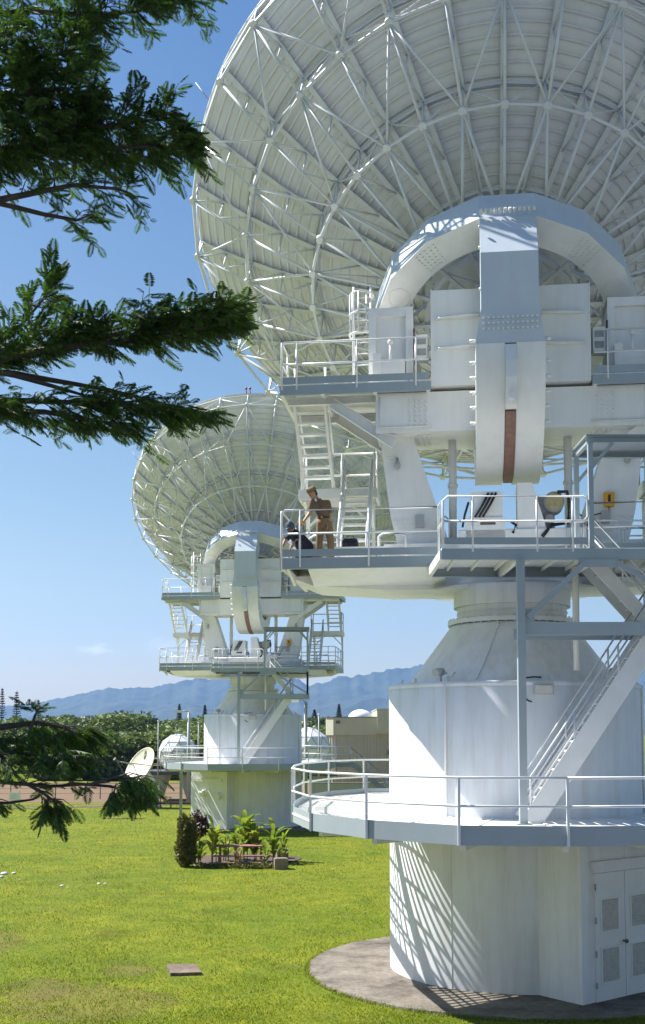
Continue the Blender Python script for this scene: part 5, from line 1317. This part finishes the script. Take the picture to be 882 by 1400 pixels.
pl = th_m @ Vector((-5.08, -1.75, 9.81)); base2 = Vector((T1[0]+pl.x, T1[1]+pl.y, 9.81))
t = thing('person', 'person crouching in dark navy coveralls and camouflage cap at the platform corner', 'person', base2)
bd = MB(); HD = Vector((-.20, -.12, .74)); SHc = Vector((-.10, -.06, .60)); HP = Vector((.19, .10, .34))
capsule(bd, [HP, (.06, .03, .47), SHc], [.14, .13, .13]); capsule(bd, [(-.20, -.20, .60), (0, .12, .62)], [.06, .06]); capsule(bd, [SHc, HD], [.07, .05])
f2 = Vector((-.62, -.62, -.48)); eyes = head(bd, HD, f2)
capsule(bd, [(-.20, -.20, .59), (-.33, -.30, .42), (-.40, -.36, .24)], [.052, .042, .030]); hand(bd, (-.402, -.362, .235), (-.3, -.3, -.8), (.5, .2, -.5), .55, 1)
capsule(bd, [(-.02, .10, .60), (-.06, -.20, .44), (-.17, -.38, .27)], [.052, .042, .030]); hand(bd, (-.172, -.383, .266), (-.5, -.3, -.7), (.2, -.3, -.9), .55, -1)
capsule(bd, [(.15, .02, .33), (-.02, -.26, .36), (.08, -.12, .08)], [.085, .062, .045]); capsule(bd, [(.22, .16, .33), (.10, .02, .10), (.40, .22, .07)], [.085, .062, .045])
capsule(bd, [(.08, -.12, .05), (-.04, -.22, .04)], [.045, .036]); capsule(bd, [(.40, .22, .06), (.46, .26, .03)], [.045, .036])
fused(bd, 'body', M['skin'], t, .008, 2)
cv = MB()
capsule(cv, [HP, (.07, .03, .47), SHc], [.162, .150, .150], 16); capsule(cv, [(-.205, -.20, .60), (.0, .12, .62)], [.082, .082], 14)
capsule(cv, [(-.21, -.21, .59), (-.28, -.26, .49)], [.078, .066], 14); capsule(cv, [(-.02, .09, .60), (-.05, -.10, .50)], [.078, .066], 14)
capsule(cv, [(.14, .02, .33), (-.02, -.26, .36), (.07, -.13, .12)], [.115, .088, .066], 14); capsule(cv, [(.22, .16, .33), (.10, .02, .12), (.38, .21, .08)], [.115, .088, .066], 14)
fused(cv, 'coveralls', M['navy'], t, .011, 3)
f = f2.normalized(); sd = f.cross(Zup).normalized(); u = sd.cross(f)
cp = MB(); capsule(cp, [HD+u*.055-f*.012, HD+u*.085-f*.015], [.108, .100], 16); co_ = cp.build('cap', M['camo'], t)
cp = MB(); cp.add([HD+u*.055+f*.07+sd*.07, HD+u*.055+f*.07-sd*.07, HD+u*.045+f*.17-sd*.05, HD+u*.045+f*.17+sd*.05, HD+u*.068+f*.07+sd*.07, HD+u*.068+f*.07-sd*.07, HD+u*.056+f*.17-sd*.05, HD+u*.056+f*.17+sd*.05], [(0, 1, 2, 3), (7, 6, 5, 4), (0, 4, 5, 1), (1, 5, 6, 2), (2, 6, 7, 3), (3, 7, 4, 0)]); cp.build('brim', M['camo'], co_)
hr = MB(); capsule(hr, [HD+u*.01-f*.03, HD-u*.03-f*.045], [.088, .066], 14); hr.build('hair', M['hairm'], t)
for e in eyes:
    q = MB(); q.ball(e, .011, 8, 6); q.build('eye', M['eye'], t)
for a, b in (((.10, -.11, .045), (-.06, -.23, .038)), ((.40, .22, .05), (.48, .27, .035))):
    q = MB(); capsule(q, [a, b], [.052, .040], 12); fused(q, 'shoe', M['shoe'], t, .010, 2)
# bag on the step
pl = th_m @ Vector((-3.91, -1.2, 10.17)); t = thing('tool_bag', 'dark navy tool bag standing on the white step beside the khaki-clad man', 'bag', (T1[0]+pl.x, T1[1]+pl.y, 10.17), TH)
b = MB(); b.prism([(-.19, 0), (.19, 0), (.195, .17), (.16, .24), (-.16, .24), (-.195, .17)], -.11, .11); o = b.build('bag', M['navy'], t); bv = o.modifiers.new('soft', 'BEVEL'); bv.width = .03; bv.segments = 3
o.name = 'bag_body'
b = MB(); b.box(-.17, -.05, -.13, -.105, .02, .13); b.box(.02, .17, -.13, -.105, .02, .13); b.build('pocket', M['navy'], t)
b = MB(); b.tube([(-.11, -.02, .23), (-.10, -.02, .30), (.08, -.02, .30), (.10, -.02, .23)], .014, 6); b.build('handle', M['black'], t)
b = MB(); b.tube([(.15, -.05, .24), (.2, -.12, .18), (.16, -.13, .09)], .012, 5); b.build('strap', M['black'], t)
# ------------------------------------------------------------------ light, air, camera
sdir = Vector((-math.sin(SUN_AZ)*math.cos(SUN_EL), -math.cos(SUN_AZ)*math.cos(SUN_EL), math.sin(SUN_EL)))
w = bpy.data.worlds.new('World'); SC.world = w; w.use_nodes = True; nt = w.node_tree; bg = nt.nodes['Background']
sky = nt.nodes.new('ShaderNodeTexSky'); sky.sky_type = 'NISHITA'; sky.sun_disc = False
sky.sun_elevation = SUN_EL; sky.sun_rotation = math.atan2(sdir.x, sdir.y); sky.air_density = 1.0; sky.dust_density = 1.2; sky.ozone_density = 1.2; sky.altitude = 200
tc = nt.nodes.new('ShaderNodeTexCoord'); sx_ = nt.nodes.new('ShaderNodeSeparateXYZ'); nt.links.new(tc.outputs['Generated'], sx_.inputs[0])
grade = ramp(nt, sx_.outputs['Z'], [(0.05, (1.02, .83, .57)), (0.195, (.75, .765, .66)), (.537, (.43, .60, .73)), (1.0, (.36, .68, 1.2))]).outputs[0]
scol = mix(nt, sky.outputs[0], grade, 1.0, 'MULTIPLY')
def cloud(px, py, rx, ry, amt, base):
    # a small fair-weather cloud low over the ridge, placed by its bearing
    d = (at(px, py, 1000)-V(0, 0, EYE)).normalized(); mp = nt.nodes.new('ShaderNodeMapping'); mp.vector_type = 'POINT'
    mp.inputs['Location'].default_value = (-d.x*1000/rx, 0, -d.z*1000/ry); mp.inputs['Scale'].default_value = (1000/rx, 0, 1000/ry); nt.links.new(tc.outputs['Generated'], mp.inputs[0])
    ln = nt.nodes.new('ShaderNodeVectorMath'); ln.operation = 'LENGTH'; nt.links.new(mp.outputs[0], ln.inputs[0])
    nz = noise(nt, coord(nt, (1, 1, 2.2), 'Generated'), 90, 6, .6)
    ma = nt.nodes.new('ShaderNodeMath'); ma.operation = 'MULTIPLY_ADD'; ma.inputs[1].default_value = -.75; nt.links.new(ln.outputs['Value'], ma.inputs[0])
    mm = nt.nodes.new('ShaderNodeMath'); mm.operation = 'MULTIPLY'; mm.inputs[1].default_value = 2.0; nt.links.new(nz, mm.inputs[0]); nt.links.new(mm.outputs[0], ma.inputs[2])
    front = nt.nodes.new('ShaderNodeMath'); front.operation = 'GREATER_THAN'; front.inputs[1].default_value = 0; sy_ = nt.nodes.new('ShaderNodeSeparateXYZ'); nt.links.new(tc.outputs['Generated'], sy_.inputs[0]); nt.links.new(sy_.outputs['Y'], front.inputs[0])
    r = ramp(nt, ma.outputs[0], [(0.1, (0, 0, 0)), (0.9, (amt, amt, amt))]).outputs[0]
    f = nt.nodes.new('ShaderNodeMath'); f.operation = 'MULTIPLY'; nt.links.new(r, f.inputs[0]); nt.links.new(front.outputs[0], f.inputs[1])
    return mix(nt, base, (7.0, 7.0, 7.0), f.outputs[0])
scol = cloud(130, 889, 14, 5, .7, scol); scol = cloud(226, 884, 22, 8, .35, scol)
nt.links.new(scol, bg.inputs['Color']); bg.inputs['Strength'].default_value = 0.068
sl = bpy.data.lights.new('sun', 'SUN'); sl.energy = 4.5; sl.angle = R(.53); sl.color = (1, .97, .92)
so = bpy.data.objects.new('sun', sl); COL.objects.link(so); so.rotation_euler = (-sdir).to_track_quat('-Z', 'Y').to_euler(); so.location = (-60, 40, 90)
HAZE = True
if HAZE:
    mb = MB(); mb.box(-8000, 8000, -250, 9400, -1.2, 900)
    m = bpy.data.materials.new('haze'); m.use_nodes = True; t_ = m.node_tree
    for n_ in list(t_.nodes):
        if n_.type != 'OUTPUT_MATERIAL': t_.nodes.remove(n_)
    pv = t_.nodes.new('ShaderNodeVolumePrincipled'); pv.inputs['Color'].default_value = (.24, .48, .98, 1); pv.inputs['Density'].default_value = 0.75e-4; pv.inputs['Anisotropy'].default_value = .2
    t_.links.new(pv.outputs[0], t_.nodes['Material Output'].inputs['Volume'])
    mb.build('haze', m, None, kind='stuff')
cam = bpy.data.cameras.new('camera'); co_ = bpy.data.objects.new('camera', cam); COL.objects.link(co_)
co_.location = (0, 0, EYE); co_.rotation_euler = (math.pi/2+PITCH, 0, 0)
cam.sensor_fit = 'HORIZONTAL'; cam.sensor_width = 36; cam.lens = F_PX/882*36; cam.shift_y = (PPY-700)/882; cam.clip_start = .1; cam.clip_end = 30000
SC.camera = co_
SC.view_settings.view_transform = 'Standard'; SC.view_settings.look = 'None'; SC.view_settings.gamma = 1; SC.view_settings.use_curve_mapping = False
SC.view_settings.exposure = 1.3
SC.cycles.use_denoising = True
SC.cycles.max_bounces = 8; SC.cycles.diffuse_bounces = 4; SC.cycles.volume_bounces = 1; SC.cycles.transparent_max_bounces = 8
SC.cycles.sample_clamp_indirect = 8
